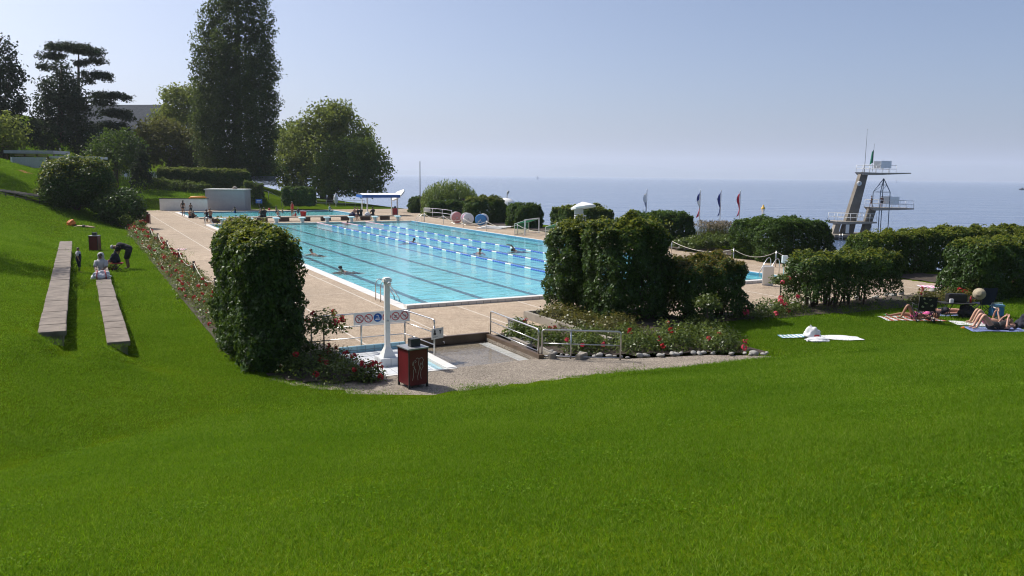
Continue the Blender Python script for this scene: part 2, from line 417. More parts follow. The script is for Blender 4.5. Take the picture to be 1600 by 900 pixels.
# ------------------------------------------------------------------ pools
def water_mat(name, tint, sc_, strength):
    m, nt, b = new_mat(name); co = coords(nt)
    mp = nt.nodes.new('ShaderNodeMapping'); mp.inputs['Scale'].default_value = (.55, 1, 1); mp.inputs['Rotation'].default_value = (0, 0, -PHI); nt.links.new(co, mp.inputs[0])
    n1 = noise(nt, sc_, 4, .6, mp.outputs[0], .6); n2 = noise(nt, sc_*3.7, 3, .6, mp.outputs[0], .3)
    h = math_(nt, 'ADD', n1, math_(nt, 'MULTIPLY', n2, .28))
    bp = nt.nodes.new('ShaderNodeBump'); bp.inputs['Strength'].default_value = strength; bp.inputs['Distance'].default_value = .12; nt.links.new(h, bp.inputs['Height'])
    fr = nt.nodes.new('ShaderNodeFresnel'); fr.inputs[0].default_value = 1.33; nt.links.new(bp.outputs[0], fr.inputs['Normal'])
    gl = nt.nodes.new('ShaderNodeBsdfGlossy'); gl.inputs['Roughness'].default_value = .04; nt.links.new(bp.outputs[0], gl.inputs['Normal'])
    tr = nt.nodes.new('ShaderNodeBsdfTransparent'); tr.inputs[0].default_value = (*tint, 1)
    mx = nt.nodes.new('ShaderNodeMixShader')
    nt.links.new(fr.outputs[0], mx.inputs[0]); nt.links.new(tr.outputs[0], mx.inputs[1]); nt.links.new(gl.outputs[0], mx.inputs[2])
    nt.links.new(mx.outputs[0], nt.nodes['Material Output'].inputs[0]); nt.nodes.remove(b)
    return m
M_WATER = water_mat('pool water', (.88, .97, .98), 1.3, .62)
def basin_mat(name, c0, c1):
    m, nt, b = new_mat(name); co = coords(nt)
    nt.links.new(ramp(nt, noise(nt, .7, 5, .65, co, .8), c0, c1, .3, .7), b.inputs['Base Color']); b.inputs['Roughness'].default_value = .4
    return m
M_BASIN = basin_mat('basin', (.17, .66, .79), (.32, .83, .91))
M_LINE = paint('lane line tiles', (.035, .10, .16), .4, .3, 3)
M_RIM = paint('pool rim', (.62, .60, .57), .55, .12, 3, bmp=.1)
M_WALLBLUE = paint('pool wall tiles', (.10, .33, .50), .35, .2, 5)
m, nt, b = new_mat('rim tiles'); co = coords(nt)
br = nt.nodes.new('ShaderNodeTexBrick'); br.offset = 0; br.inputs['Scale'].default_value = 1
br.inputs['Brick Width'].default_value = .30; br.inputs['Row Height'].default_value = .30; br.inputs['Mortar Size'].default_value = .012
br.inputs['Color1'].default_value = (.60, .58, .56, 1); br.inputs['Color2'].default_value = (.68, .66, .64, 1); br.inputs['Mortar'].default_value = (.30, .29, .28, 1)
mp = nt.nodes.new('ShaderNodeMapping'); mp.inputs['Rotation'].default_value = (R(90), 0, 0); mp.inputs['Location'].default_value = (0, .14, 0); nt.links.new(co, mp.inputs[0]); nt.links.new(mp.outputs[0], br.inputs['Vector'])
nt.links.new(br.outputs[0], b.inputs['Base Color']); b.inputs['Roughness'].default_value = .5
M_RIMTILE = m
def pool(name, label, P, lanes, raised, depth):
    v0, v1, u0, u1 = P
    t = thing(name, label, 'pool', (0, 0, 0), PHI)
    b = MB(); z = -depth
    b.add([(v0, u0, z), (v1, u0, z), (v1, u1, z), (v0, u1, z)], [(0, 1, 2, 3)]); b.build('basin', M_BASIN, t)
    b = MB()
    for a, c in (((v0, u0), (v1, u0)), ((v1, u0), (v1, u1)), ((v1, u1), (v0, u1)), ((v0, u1), (v0, u0))):
        b.add([(*a, z), (*c, z), (*c, .02), (*a, .02)], [(0, 1, 2, 3)])
    b.build('basin_wall', M_WALLBLUE, t)
    b = MB()
    b.box(((v0-.23), (u0+u1)/2, -.1+.006), (.45, u1-u0+.68, .2)); b.box(((v1+.18), (u0+u1)/2, -.1+.008), (.34, u1-u0+.68, .2))
    b.box(((v0+v1)/2, u1+.19, -.1+.012), (v1-v0-.01, .38, .2)); b.build('coping', M_RIM, t)
    b = MB(); h = .125 if raised else .012
    b.box(((v0+v1)/2+.03, u0-.17, h/2-.09), (v1-v0+.66, .33, h+.18), bev=.012); b.build('end_rim', M_RIM, t)
    if raised:
        b = MB(); b.add([(v0-.28, u0-.339, .0), (v1+.33, u0-.339, .0), (v1+.33, u0-.339, .10), (v0-.28, u0-.339, .10)], [(0, 1, 2, 3)])
        b.build('tile_band', M_RIMTILE, t)
    for k in range(lanes):
        wv = (v1-v0)/lanes; b = MB(); c = v0+(k+.5)*wv
        b.add([(c-.14, u0+1.0, z+.003), (c+.14, u0+1.0, z+.003), (c+.14, u1-2, z+.003), (c-.14, u1-2, z+.003)], [(0, 1, 2, 3)])
        b.add([(c-.5, u1-2, z+.003), (c+.5, u1-2, z+.003), (c+.5, u1-1.7, z+.003), (c-.5, u1-1.7, z+.003)], [(0, 1, 2, 3)])
        b.build('lane_line', M_LINE, t)
    b = MB(); b.add([(v0, u0, -.012), (v1, u0, -.012), (v1, u1, -.012), (v0, u1, -.012)], [(0, 1, 2, 3)])
    o = struct(b.build('water', M_WATER, rz=PHI))
    cx, cy = (v0+v1)/2, (u0+u1)/2; t.location = W(cy, cx)
    for ch in t.children: ch.location = (-cx, -cy, 0)
    return t
pool('swimming_pool', 'large rectangular turquoise swimming pool with lane lines and white raised near rim', POOL, 8, True, .17)
pool('swimming_pool', 'small blue pool beyond the long concrete bench, in front of the grey box', POOL2, 0, False, .14)
# ------------------------------------------------------------------ vegetation
L_LAUREL = leafmat('laurel leaf', (.014, .034, .008), (.06, .12, .018), (.16, .26, .02), .25, .42, .25)
L_LAURELTIP = leafmat('young and sunlit laurel leaf', (.07, .105, .012), (.19, .21, .025), (.36, .38, .04), .4, .45, .25)  # young tips; the pale colour also paints sunlight on the hedge tops
L_PHOTINIA = leafmat('bronze tipped leaf', (.06, .07, .012), (.16, .13, .03), (.34, .26, .04), .4, .45, .25)
L_FAR = leafmat('hedge leaf', (.018, .042, .010), (.065, .12, .020), (.18, .28, .03), .34, .5, .15)
L_TREE = leafmat('tree leaf', (.030, .056, .012), (.100, .150, .030), (.26, .34, .05), .40, .5, .12)
L_LIGHT = leafmat('pale tree leaf', (.055, .085, .018), (.16, .20, .04), (.34, .40, .07), .45, .5, .12)
L_DARK = leafmat('conifer needle', (.012, .024, .012), (.035, .055, .024), (.06, .10, .03), .2, .6, .08)
L_OLIVE = leafmat('olive brown leaf', (.038, .045, .012), (.11, .115, .03), (.24, .25, .05), .36, .55, .1)
L_POPLAR = leafmat('poplar leaf', (.020, .038, .012), (.085, .12, .032), (.20, .27, .05), .34, .5, .12)
L_WILLOW = leafmat('willow leaf', (.065, .11, .02), (.17, .24, .05), (.30, .38, .07), .4, .45, .3)
L_ROSE = leafmat('rose leaf', (.035, .062, .012), (.11, .155, .028), (.22, .28, .04), .35, .4, .35)
L_ROSEOLD = leafmat('bronze rose leaf', (.05, .065, .014), (.15, .135, .03), (.26, .24, .05), .35, .4, .35)
M_PETAL = leafmat('red petal', (.26, .012, .018), (.50, .035, .04), (.7, .05, .06), .25, .5, .3)
M_PETALPINK = leafmat('pink petal', (.5, .03, .08), (.75, .10, .14), (.8, .1, .16), .25, .5, .3)
M_BARK = paint('bark', (.085, .062, .045), .95, .35, 4, bmp=.8)

def hedge(name, label, c, rz, size, ls, dens, mat=L_LAUREL, cat='hedge', group=None, tip=None, tipn=.12, bump_=.12, rnd=.35, zmin=.05, stems=6, shoots=30, seed=1, ground=True, deep=.22, parent=None, low=0.):
    g = np.random.default_rng(seed)
    L, Wd, H = size; a = np.array([L/2, Wd/2, H/2])
    c = Vector(c)
    t = parent or thing(name, label, cat, (c.x, c.y, gz(c.x, c.y) if ground else c.z), rz, group)
    ar = [L*Wd*1.1, L*H, L*H, Wd*H, Wd*H]; N = int(sum(ar)*dens)
    face = g.choice(5, N, p=np.array(ar)/sum(ar)); P = g.uniform(-1, 1, (N, 3))
    for k, (ax, s_) in enumerate(((2, 1), (1, 1), (1, -1), (0, 1), (0, -1))): P[face == k, ax] = s_
    P = P*a; r = min(rnd, Wd/2*.95, L/2*.95, H*.6)
    inner = np.clip(P, -(a-r), a-r); inner[:, 2] = np.clip(P[:, 2], -a[2], a[2]-r)
    n = P-inner; bad = np.linalg.norm(n, axis=1) < 1e-6; n[bad] = np.array([0, 0, 1.]); n = unit(n); P = inner+n*r
    wv = Waves(1.7, seed)(P+np.array([c.x, c.y, 0]))*bump_*.95 + Waves(.6, seed+50)(P)*bump_*.75
    P = P+n*(wv - np.minimum(g.exponential(deep*.5, N), .7)+.04-np.where(g.uniform(0, 1, N) < .10, g.uniform(0, .16, N), 0))[:, None]; P[:, 2] += H/2
    if low > 0:                                   # thinner towards the stems
        keep = g.uniform(0, 1, N) < np.clip((P[:, 2]-low*.35)/low, .02, 1); P, n = P[keep], n[keep]
    else:
        keep = P[:, 2] > zmin; P, n = P[keep], n[keep]
    # shoots that stick out at the top
    k = shoots; B = np.stack([g.uniform(-a[0]*.95, a[0]*.95, k), g.uniform(-a[1]*.9, a[1]*.9, k), np.full(k, H-.05)], 1)
    q = 7; T = g.uniform(0, 1, (k, q)); hgt = g.uniform(.10, .34, (k, 1))
    S = (B[:, None]+np.stack([g.normal(0, .03, (k, q)), g.normal(0, .03, (k, q)), T*hgt], -1)).reshape(-1, 3)
    if tip is None: P = np.vstack([P, S]); n = np.vstack([n, np.tile([0, 0, 1.], (len(S), 1))])
    if ground:
        cz, sz = math.cos(rz), math.sin(rz); x = c.x+P[:, 0]*cz-P[:, 1]*sz; y = c.y+P[:, 0]*sz+P[:, 1]*cz
        gq = np.maximum(height(x, y), t.location.z-1.2)
        gq = np.where(gq < -.9, 0, gq); P[:, 2] += gq-t.location.z
    leaf_obj('foliage', P, n, ls, ls*.45, mat, t, flat=.9, up=.3, g=g)
    if tip is not None:
        m = int(len(P)*tipn); idx = np.argsort(-P[:, 2]-g.uniform(0, H*.3, len(P)))[:m]
        Q = np.vstack([P[idx]+n[idx]*.05, S]); nn = np.vstack([n[idx], np.tile([0, 0, 1.], (len(S), 1))])
        leaf_obj('new_and_sunlit_growth', Q, nn, ls*.85, ls*.36, tip, t, flat=.4, up=.8, g=g)  # tip leaves gathered at the top, sunlight there put into their colour
    for i in range(stems):
        b = MB(); x, y = g.uniform(-a[0]*.8, a[0]*.8), g.uniform(-a[1]*.5, a[1]*.5)
        zz = (gz(c.x+x*math.cos(rz)-y*math.sin(rz), c.y+x*math.sin(rz)+y*math.cos(rz))-t.location.z) if ground else 0
        if zz < -.9: zz = -.02
        for k_ in range(3):
            b.tube([(x, y, zz-.05), (x+g.normal(0, .08), y+g.normal(0, .08), zz+H*.25), (x+g.normal(0, .3), y+g.normal(0, .2), zz+H*.75)], [.035, .025, .012], 6)
        b.build('stem', M_BARK, t)
    return t

def clusters(lobes, per, spread, g, shell=(.62, 1.02), lump=.14, seed=0):
    """Leaf clumps spread through rounded lobes; returns points and outward directions."""
    Cs, Os = [], []
    wv = Waves(4.0, seed+9)
    for (c, r, n) in lobes:
        d = unit(g.normal(size=(n, 3))); c = np.array(c); r = np.array(r)
        rad = g.uniform(shell[0]**2, shell[1]**2, (n, 1))**.5
        p = c+d*r*rad*(1+lump*wv(c+d*r)[:, None])
        Cs.append(p); Os.append(unit(d/r*r.mean()))
    P = np.vstack(Cs); O = np.vstack(Os)
    sc_ = g.uniform(.5, 1.5, (len(P), 1, 1))
    Q = P[:, None]+np.clip(g.normal(size=(len(P), per, 3)), -1.5, 1.5)*spread*sc_
    var = np.clip(g.uniform(0, 1, (len(P), 1))*.5+g.uniform(0, 1, (len(P), per))*.5, 0, 1)
    return Q.reshape(-1, 3), np.repeat(O, per, 0), var.ravel()

def pxlobe(px, py, d, rx, rz_, dens=1., ry=None, dy=0.):
    c = D(px, py, d); c.y += dy; k = d/1241.; r = (rx*k, (ry or rx)*k, rz_*k)
    return (tuple(c), r, max(12, int(dens*(r[0]*r[2]+r[0]*r[1])*5)))
def tree(name, label, lobes, base, mat, ls, per=14, spread=.45, trunk=.35, top=None, group=None, seed=1, shell=(.62, 1.02), hang=0., limbs=True, leafw=.6, lump=.14, sink=.2):
    g = np.random.default_rng(seed); base = Vector(base)
    t = thing(name, label, 'tree', base, 0, group)
    P, O, var = clusters(lobes, per, spread, g, shell, lump, seed)
    keep = P[:, 2] > base.z+.3; P, O, var = P[keep], O[keep], var[keep]
    leaf_obj('crown', P-np.array(base), O, ls, ls*leafw, mat, t, flat=.5, up=.25, hang=hang, var=var, g=g)
    b = MB(); top = Vector(top) if top else Vector(np.mean([l[0] for l in lobes], 0)); rel = top-base
    b.tube([(0, 0, -sink), (rel.x*.1, rel.y*.1, rel.z*.3), (rel.x*.6, rel.y*.6, rel.z*.7), tuple(rel)], [trunk*1.25, trunk, trunk*.6, trunk*.15], 9)
    b.build('trunk', M_BARK, t)
    if limbs:
        for (c, r, n) in lobes[:7]:
            q = Vector(c)-base; f = g.uniform(.25, .5); s0 = Vector((rel.x*.1, rel.y*.1, rel.z*f))
            b = MB(); mid = s0.lerp(q, .5)+Vector((0, 0, -.2)); b.tube([s0, mid, q], [trunk*.45, trunk*.3, trunk*.08], 6); b.build('limb', M_BARK, t)
    return t

# the clipped evergreen hedges round the pool
hedge('laurel_hedge', 'tall dark clipped laurel hedge at the head of the left rose bed, nearest hedge', W(21.05, 3.85), PHI+R(90), (4.8, 1.32, 3.2), .125, 1150, tip=L_LAURELTIP, tipn=.06, bump_=.11, rnd=.74, shoots=90, seed=11, deep=.3)
hedge('laurel_hedge', 'narrow tall laurel block at the pool\'s near right corner, left of the tallest block', W(22.9, 14.75), PHI, (1.45, 1.5, 3.05), .13, 950, tip=L_LAURELTIP, tipn=.06, bump_=.14, rnd=.5, shoots=26, seed=12, ground=False, low=.5, deep=.3)
hedge('laurel_hedge', 'tallest broad laurel block behind the planter of low roses', W(20.9, 15.6), PHI, (2.5, 2.1, 3.2), .13, 950, tip=L_LAURELTIP, tipn=.08, bump_=.16, rnd=.55, shoots=36, seed=13, ground=False, low=.4, deep=.3)
hedge('evergreen_hedge', 'low hedge with bronze young tips, just right of the tallest laurel block', W(20.0, 18.0), PHI, (2.6, 2.0, 1.95), .12, 950, tip=L_PHOTINIA, tipn=.16, bump_=.12, rnd=.4, shoots=50, seed=14, low=.35, deep=.3)
hedge('evergreen_hedge', 'hedge on many bare stems behind the white towels on the lawn', W(19.9, 24.85), PHI, (4.7, 1.7, 1.85), .12, 900, tip=L_LAURELTIP, tipn=.10, bump_=.12, rnd=.4, shoots=46, seed=15, low=.75, stems=14, deep=.3)
hedge('laurel_hedge', 'dark hedge at the right edge behind the camp chair with the hat', W(18.9, 33.3), PHI, (5.6, 2.0, 2.2), .13, 850, tip=L_LAURELTIP, tipn=.08, bump_=.12, rnd=.4, shoots=50, seed=16, deep=.3)
hedge('laurel_hedge', 'long low hedge below the diving tower along the lake', W(26.2, 40.2, -.1), PHI, (13.5, 2.0, 2.1), .17, 480, mat=L_FAR, tip=L_LAURELTIP, tipn=.16, bump_=.13, shoots=90, seed=17, ground=False)
hedge('laurel_hedge', 'rounded lakeside hedge beside the white board, left of the diving tower', W(33.6, 36.3, -.05), PHI, (5.0, 3.6, 2.25), .17, 480, mat=L_FAR, bump_=.14, rnd=.7, shoots=80, seed=18, ground=False)
hedge('laurel_hedge', 'rounded hedge in front of the leftmost flagpole', W(44.8, 36.2, -.05), PHI, (4.2, 3.2, 2.15), .19, 420, mat=L_FAR, bump_=.14, rnd=.7, shoots=60, seed=19, ground=False)
hedge('laurel_hedge', 'hedge behind the lifeguard chair with the parasol', W(54.7, 36.2, -.05), PHI, (4.6, 3.0, 2.2), .2, 400, mat=L_FAR, tip=L_LAURELTIP, tipn=.1, bump_=.14, rnd=.7, shoots=50, seed=20, ground=False)
hedge('laurel_hedge', 'small rounded hedge behind the nearer water polo goals, right of the white dome', W(63.3, 35.6, -.05), PHI, (2.9, 2.6, 2.1), .2, 420, mat=L_FAR, bump_=.14, rnd=.7, shoots=30, seed=21, ground=False)
hedge('laurel_hedge', 'rounded hedge behind the lane rope reels, left of the white dome', W(71.2, 35.4, -.05), PHI, (3.9, 2.8, 2.45), .2, 400, mat=L_FAR, tip=L_LAURELTIP, tipn=.1, bump_=.16, rnd=.8, shoots=40, seed=22, ground=False)
hedge('laurel_hedge', 'low dark hedge under the weeping willow', W(84.5, 37.4, -.1), PHI, (5.0, 2.0, 1.7), .24, 300, mat=L_FAR, bump_=.14, rnd=.6, shoots=20, seed=23, ground=False)
hedge('laurel_hedge', 'small hedge at the foot of the tall bare pole', W(93.6, 37.6, -.1), PHI, (2.6, 2.2, 1.9), .24, 320, mat=L_FAR, bump_=.14, rnd=.6, shoots=20, seed=24, ground=False)
hedge('evergreen_hedge', 'dark square bush behind the small pool, under the plane tree', D(468, 322, 104), .1, (3.9, 2.6, 2.3), .26, 320, mat=L_FAR, bump_=.14, rnd=.5, shoots=20, seed=25, ground=False)
p0, p1 = D(249, 290, 113), D(391, 295, 115); mid = (p0+p1)/2
hedge('laurel_hedge', 'long clipped hedge crossing the sunny slope below the poplar', mid, math.atan2(p1.y-p0.y, p1.x-p0.x), ((p1-p0).length, 2.3, 2.55), .32, 240, mat=L_FAR, tip=L_LIGHT, tipn=.3, bump_=.10, rnd=.45, shoots=60, seed=26)  # paler top leaves carry the sunlit top in their colour
p0, p1 = D(236, 306, 109.6), D(321, 306, 106.6); mid = (p0+p1)/2
hedge('evergreen_hedge', 'low leafy hedge behind the white wall', mid, math.atan2(p1.y-p0.y, p1.x-p0.x), ((p1-p0).length, 1.6, 1.15), .28, 260, mat=L_TREE, bump_=.2, rnd=.4, shoots=50, seed=27)
p0, p1 = D(384, 320, 106.5), D(411, 320, 106.5); mid = (p0+p1)/2
hedge('evergreen_hedge', 'small loose bush at the right end of the grey box', mid, 0, ((p1-p0).length, 1.4, 1.8), .26, 260, mat=L_TREE, bump_=.25, rnd=.6, shoots=30, seed=28)

def bush(name, label, lobes, base, mat, ls, per, spread, seed, tip=None, shell=(.72, 1.03)):
    g = np.random.default_rng(seed); base = Vector(base); t = thing(name, label, 'bush', base)
    P, O, var = clusters(lobes, per, spread, g, shell, .12, seed)
    gh = height(P[:, 0], P[:, 1]); keep = P[:, 2] > gh+.02; P, O, var = P[keep], O[keep], var[keep]
    leaf_obj('foliage', P-np.array(base), O, ls, ls*.5, mat, t, flat=.8, up=.4, var=var, g=g)
    if tip:
        idx = np.where(O[:, 2] > .35)[0]; idx = g.choice(idx, len(idx)//2)
        leaf_obj('new_and_sunlit_growth', P[idx]-np.array(base)+O[idx]*.14, O[idx], ls*.9, ls*.42, tip, t, flat=.4, up=.7, g=g)
    b = MB()
    for (c, r, n) in lobes[:4]: b.tube([(0, 0, -.1), tuple((Vector(c)-base)*.5+Vector((0, 0, -.1))), tuple(Vector(c)-base)], [.08, .06, .02], 6)
    b.build('stem', M_BARK, t); return t
bush('laurel_bush', 'big yellow tipped bush at the crest of the left lawn', [pxlobe(120, 288, 67, 48, 36, 22), pxlobe(93, 276, 67, 27, 24, 18), pxlobe(150, 275, 67, 27, 24, 18), pxlobe(90, 300, 67, 24, 26, 16), pxlobe(152, 302, 67, 28, 24, 16), pxlobe(120, 265, 67, 28, 14, 20)],
     on(D(120, 319, 67)), L_LAUREL, .25, 9, .19, 31, L_LAURELTIP)
bush('laurel_bush', 'dark round bush with a rope stake, beside the big yellow tipped bush', [pxlobe(188, 322, 66, 31, 26, 22), pxlobe(170, 325, 66, 20, 20, 18), pxlobe(205, 328, 66, 16, 20, 18)],
     on(D(188, 345, 66)), L_LAUREL, .24, 9, .18, 32)
bush('shrub', 'small pale shrub left of the big yellow tipped bush', [((land(72, 309).x+q[0], land(72, 309).y+q[1], land(72, 309).z+q[2]), (.55, .55, .32), 60) for q in ((-.3, 0, .45), (.3, .2, .6), (0, -.2, .7))], land(72, 309), L_LIGHT, .2, 9, .14, 33)
bush('shrub', 'small leafy shrub at the end of the left rose bed', [pxlobe(200, 344, 64, 10, 6, 14), pxlobe(192, 340, 64, 6, 6, 14)], on(D(200, 352, 64)), L_TREE, .16, 9, .12, 34)
# rank grass and shrub on the bank by the flags
g = np.random.default_rng(77); t = thing('reed_clump', 'tall feathery grasses on the lake bank below the flags', 'grasses', D(1118, 378, 60))
N = 1300; bs = np.stack([g.normal(0, .9, N), g.normal(0, .8, N), np.zeros(N)], 1); hh = g.uniform(.5, 1.55, N); ln = g.normal(0, .14, (N, 2))
V = np.stack([bs+[.018, 0, 0], bs-[.018, 0, 0], bs+np.stack([ln[:, 0]*hh, ln[:, 1]*hh, hh], 1)], 1).reshape(-1, 3)
np_mesh('blades', V, np.arange(3*N).reshape(N, 3), L_OLIVE, t, np.repeat(g.uniform(0, 1, N), 3), tris=True)
Q = bs+np.stack([ln[:, 0]*hh, ln[:, 1]*hh, hh], 1); Q = np.repeat(Q[hh > 1.0], 5, 0); leaf_obj('seed_heads', Q+g.normal(0, .05, Q.shape), np.tile([0, 0, 1.], (len(Q), 1)), .12, .05, paint('seed heads', (.20, .16, .10), .9), t, g=g)
hedge('evergreen_hedge', 'low green ground shrub below the tall grasses', D(1105, 386, 52), PHI, (4.5, 2.6, .5), .16, 500, mat=L_ROSE, bump_=.15, rnd=.3, shoots=30, seed=29, ground=False, stems=2, cat='shrub')

# ---- trees
base = D(372, 283, 130); lob = []
for px, ty, r_, d in ((313, 58, 12, 126), (326, 10, 13, 128), (341, -30, 15, 129), (360, -60, 17, 128), (381, -70, 17, 127), (401, -40, 15, 128), (416, 25, 13, 127), (427, 95, 10, 127), (350, 40, 20, 126), (392, 70, 20, 125)):
    y = ty+r_
    while y < 278:
        lob.append(pxlobe(px+random.uniform(-4, 4)+(370-px)*max(0, (y-200)/400), y, d, r_*random.uniform(.85, 1.1), random.uniform(15, 24), 2.2, ry=r_)); y += 21
tree('poplar_tree', 'very tall dark columnar poplar rising beyond the top of the picture', lob, on(base), L_POPLAR, .36, 11, .36, .7, D(372, -20, 130), seed=41, lump=.22, shell=(.5, 1.08), limbs=False, sink=.4)
tree('broadleaf_tree', 'tall pale green tree with a domed top behind the dark plane tree',
     [pxlobe(512, 195, 140, 36, 34, 1.6), pxlobe(548, 215, 140, 34, 32, 1.6), pxlobe(468, 238, 139, 40, 36, 1.6), pxlobe(452, 268, 138, 26, 30, 1.6), pxlobe(510, 240, 138, 44, 40, 1.4), pxlobe(480, 210, 140, 26, 24, 1.6), pxlobe(490, 280, 137, 36, 24, 1.5), pxlobe(565, 240, 141, 26, 30, 1.5), pxlobe(528, 180, 140, 26, 20, 1.6)],
     on(D(505, 305, 140)), L_LIGHT, .5, 12, .5, .5, D(505, 200, 140), seed=42)
tree('plane_tree', 'broad dark round plane tree on a short trunk behind the small pool',
     [pxlobe(548, 262, 121, 46, 38, 2), pxlobe(520, 256, 120, 26, 30, 2), pxlobe(584, 270, 121, 27, 26, 2), pxlobe(512, 280, 120, 22, 20, 2), pxlobe(558, 238, 121, 34, 22, 2), pxlobe(594, 254, 122, 16, 18, 2), pxlobe(535, 290, 119, 34, 14, 2), pxlobe(575, 293, 120, 26, 12, 2)],
     on(D(515, 318, 121)), L_TREE, .42, 12, .4, .45, D(535, 270, 121), seed=43)
tree('broadleaf_tree', 'pale green tree between the slate roof and the poplar', [pxlobe(286, 168, 150, 36, 30, 1.5), pxlobe(312, 152, 150, 26, 22, 1.5), pxlobe(262, 188, 149, 26, 22, 1.5), pxlobe(300, 195, 149, 36, 24, 1.4), pxlobe(275, 150, 150, 20, 14, 1.5)],
     on(D(285, 262, 150)), L_LIGHT, .5, 12, .5, .45, seed=44)
tree('broadleaf_tree', 'low olive brown tree in front of the poplar and the slate roof', [pxlobe(265, 228, 134, 46, 36, 1.7), pxlobe(232, 225, 133, 24, 30, 1.7), pxlobe(302, 232, 134, 30, 32, 1.7), pxlobe(255, 205, 134, 32, 20, 1.7), pxlobe(310, 250, 133, 26, 22, 1.6)],
     on(D(265, 266, 134)), L_OLIVE, .46, 12, .42, .4, seed=45)
tree('conifer_tree', 'broad dark conical conifer left of the slate roof', [pxlobe(96, 114, 118, 14, 20, 2.4), pxlobe(92, 142, 118, 30, 26, 2), pxlobe(98, 175, 118, 42, 34, 2), pxlobe(92, 212, 117, 50, 34, 2), pxlobe(62, 225, 116, 24, 26, 1.8), pxlobe(135, 222, 117, 26, 26, 1.8), pxlobe(112, 156, 118, 22, 24, 2)],
     on(D(96, 256, 118)), L_DARK, .42, 12, .4, .5, D(96, 102, 118), seed=46, limbs=False, hang=.5)
# cedar with level plates
lob = []
for px, py, rx, rz_ in ((112, 75, 40, 3.5), (142, 82, 20, 3.5), (84, 88, 22, 4), (150, 95, 15, 3.5), (130, 99, 14, 3), (70, 104, 14, 4), (150, 117, 24, 4.5), (169, 123, 9, 3.5), (138, 126, 12, 4), (172, 150, 27, 4.5), (197, 153, 11, 3.5), (160, 160, 18, 5), (181, 177, 25, 5), (199, 184, 10, 3.5), (172, 198, 28, 7), (190, 211, 18, 6), (168, 220, 26, 8), (185, 235, 24, 10)):
    lob.append(pxlobe(px, py, 130+random.uniform(-2, 2), rx, rz_, 4.2 if rz_ < 8 else 2.6))
tree('cedar_tree', 'dark cedar with level spreading branches above the slate roof', lob, on(D(125, 256, 130)), L_DARK, .34, 10, .24, .38, D(123, 72, 130), seed=47, shell=(.3, 1.), limbs=False, lump=.2)
tree('conifer_tree', 'dark drooping tree cut by the left edge above the kiosk', [pxlobe(2, 92, 112, 22, 34, 1.9), pxlobe(14, 120, 112, 22, 24, 1.9), pxlobe(-25, 130, 112, 34, 50, 1.6), pxlobe(8, 158, 112, 30, 24, 1.8), pxlobe(-10, 190, 111, 36, 34, 1.6), pxlobe(28, 165, 112, 12, 14, 1.8), pxlobe(40, 205, 113, 18, 24, 1.8)],
     on(D(0, 258, 112)), L_DARK, .44, 11, .42, .45, seed=48, hang=.6)
tree('broadleaf_tree', 'round light topped tree at the left edge beside the kiosk', [pxlobe(10, 208, 92, 30, 28, 2.2), pxlobe(-15, 212, 92, 30, 30, 2), pxlobe(22, 222, 92, 18, 18, 2.2)], on(D(5, 262, 92)), L_LIGHT, .34, 12, .32, .3, seed=49)
tree('broadleaf_tree', 'dark leafy tree in the shade between cedar and cypress', [pxlobe(178, 228, 108, 34, 26, 2), pxlobe(205, 232, 108, 22, 22, 2), pxlobe(160, 245, 107, 20, 18, 2), pxlobe(190, 252, 107, 30, 12, 2)], on(D(180, 268, 108)), L_FAR, .38, 12, .36, .3, seed=50)
tree('broadleaf_tree', 'distant pale tree showing between the poplar and the domed tree', [pxlobe(452, 208, 168, 24, 18, 1.5), pxlobe(440, 225, 168, 20, 22, 1.5), pxlobe(462, 230, 168, 24, 22, 1.5)], on(D(450, 296, 168)), L_TREE, .55, 11, .5, .35, seed=51)
tree('broadleaf_tree', 'dark low tree filling the gap under the poplar', [pxlobe(340, 262, 133, 34, 22, 1.8), pxlobe(390, 262, 133, 34, 22, 1.8), pxlobe(425, 268, 134, 24, 20, 1.8)], on(D(385, 286, 133)), L_FAR, .44, 12, .42, .3, seed=52)
# the cypress column
lob = [pxlobe(221+random.uniform(-1.5, 1.5), y, 104, r_, 11, 7) for y, r_ in ((236, 5), (245, 8), (256, 11), (268, 13), (280, 14), (291, 14), (302, 12), (311, 9))]
tree('cypress_tree', 'slim dark columnar cypress by the lamp head, left of the white wall', lob, on(D(221, 322, 104)), L_DARK, .32, 9, .2, .16, D(221, 232, 104), seed=53, limbs=False, shell=(.7, 1.03), hang=-.8)
# willow with hanging strands
g = np.random.default_rng(54); base = W(84.5, 39.6); base = on(base); t = thing('willow_tree', 'weeping willow at the lake shore, strands hanging to the hedge', 'tree', base)
k = 95./1241; P_, O_, v_ = [], [], []
cen = np.array(D(703, 296, 96)); rad = np.array([41*k, 41*k, 30*k])
for i in range(620):
    d = unit(g.normal(size=3)); d[2] = abs(d[2])*.9+.05; s = cen+d*rad*g.uniform(.75, 1.05)+[0, 0, -1.0]; ln = g.uniform(.8, 3.2)*(1.15-d[2]*.55); m = int(ln*11)
    q = np.linspace(0, 1, m)[:, None]; st = s+np.array([d[0]*.35, d[1]*.35, 0])*q**.5-np.array([0, 0, ln])*q+g.normal(0, .05, (m, 3)); P_.append(st); O_.append(np.tile(d, (m, 1))); v_.append(np.clip(g.uniform(.0, 1)*.6+g.uniform(0, .4, m), 0, 1))
P_ = np.vstack(P_); O_ = np.vstack(O_); v_ = np.concatenate(v_); kk = P_[:, 2] > -.6; P_, O_, v_ = P_[kk], O_[kk], v_[kk]
leaf_obj('crown', P_-np.array(base), O_, .34, .10, L_WILLOW, t, flat=.8, up=0, hang=2.2, var=v_, g=g)
b = MB(); top = Vector(cen)-base; b.tube([(0, 0, -.3), (.1, 0, top.z*.5), tuple(top)], [.4, .3, .12], 8); b.build('trunk', M_BARK, t)
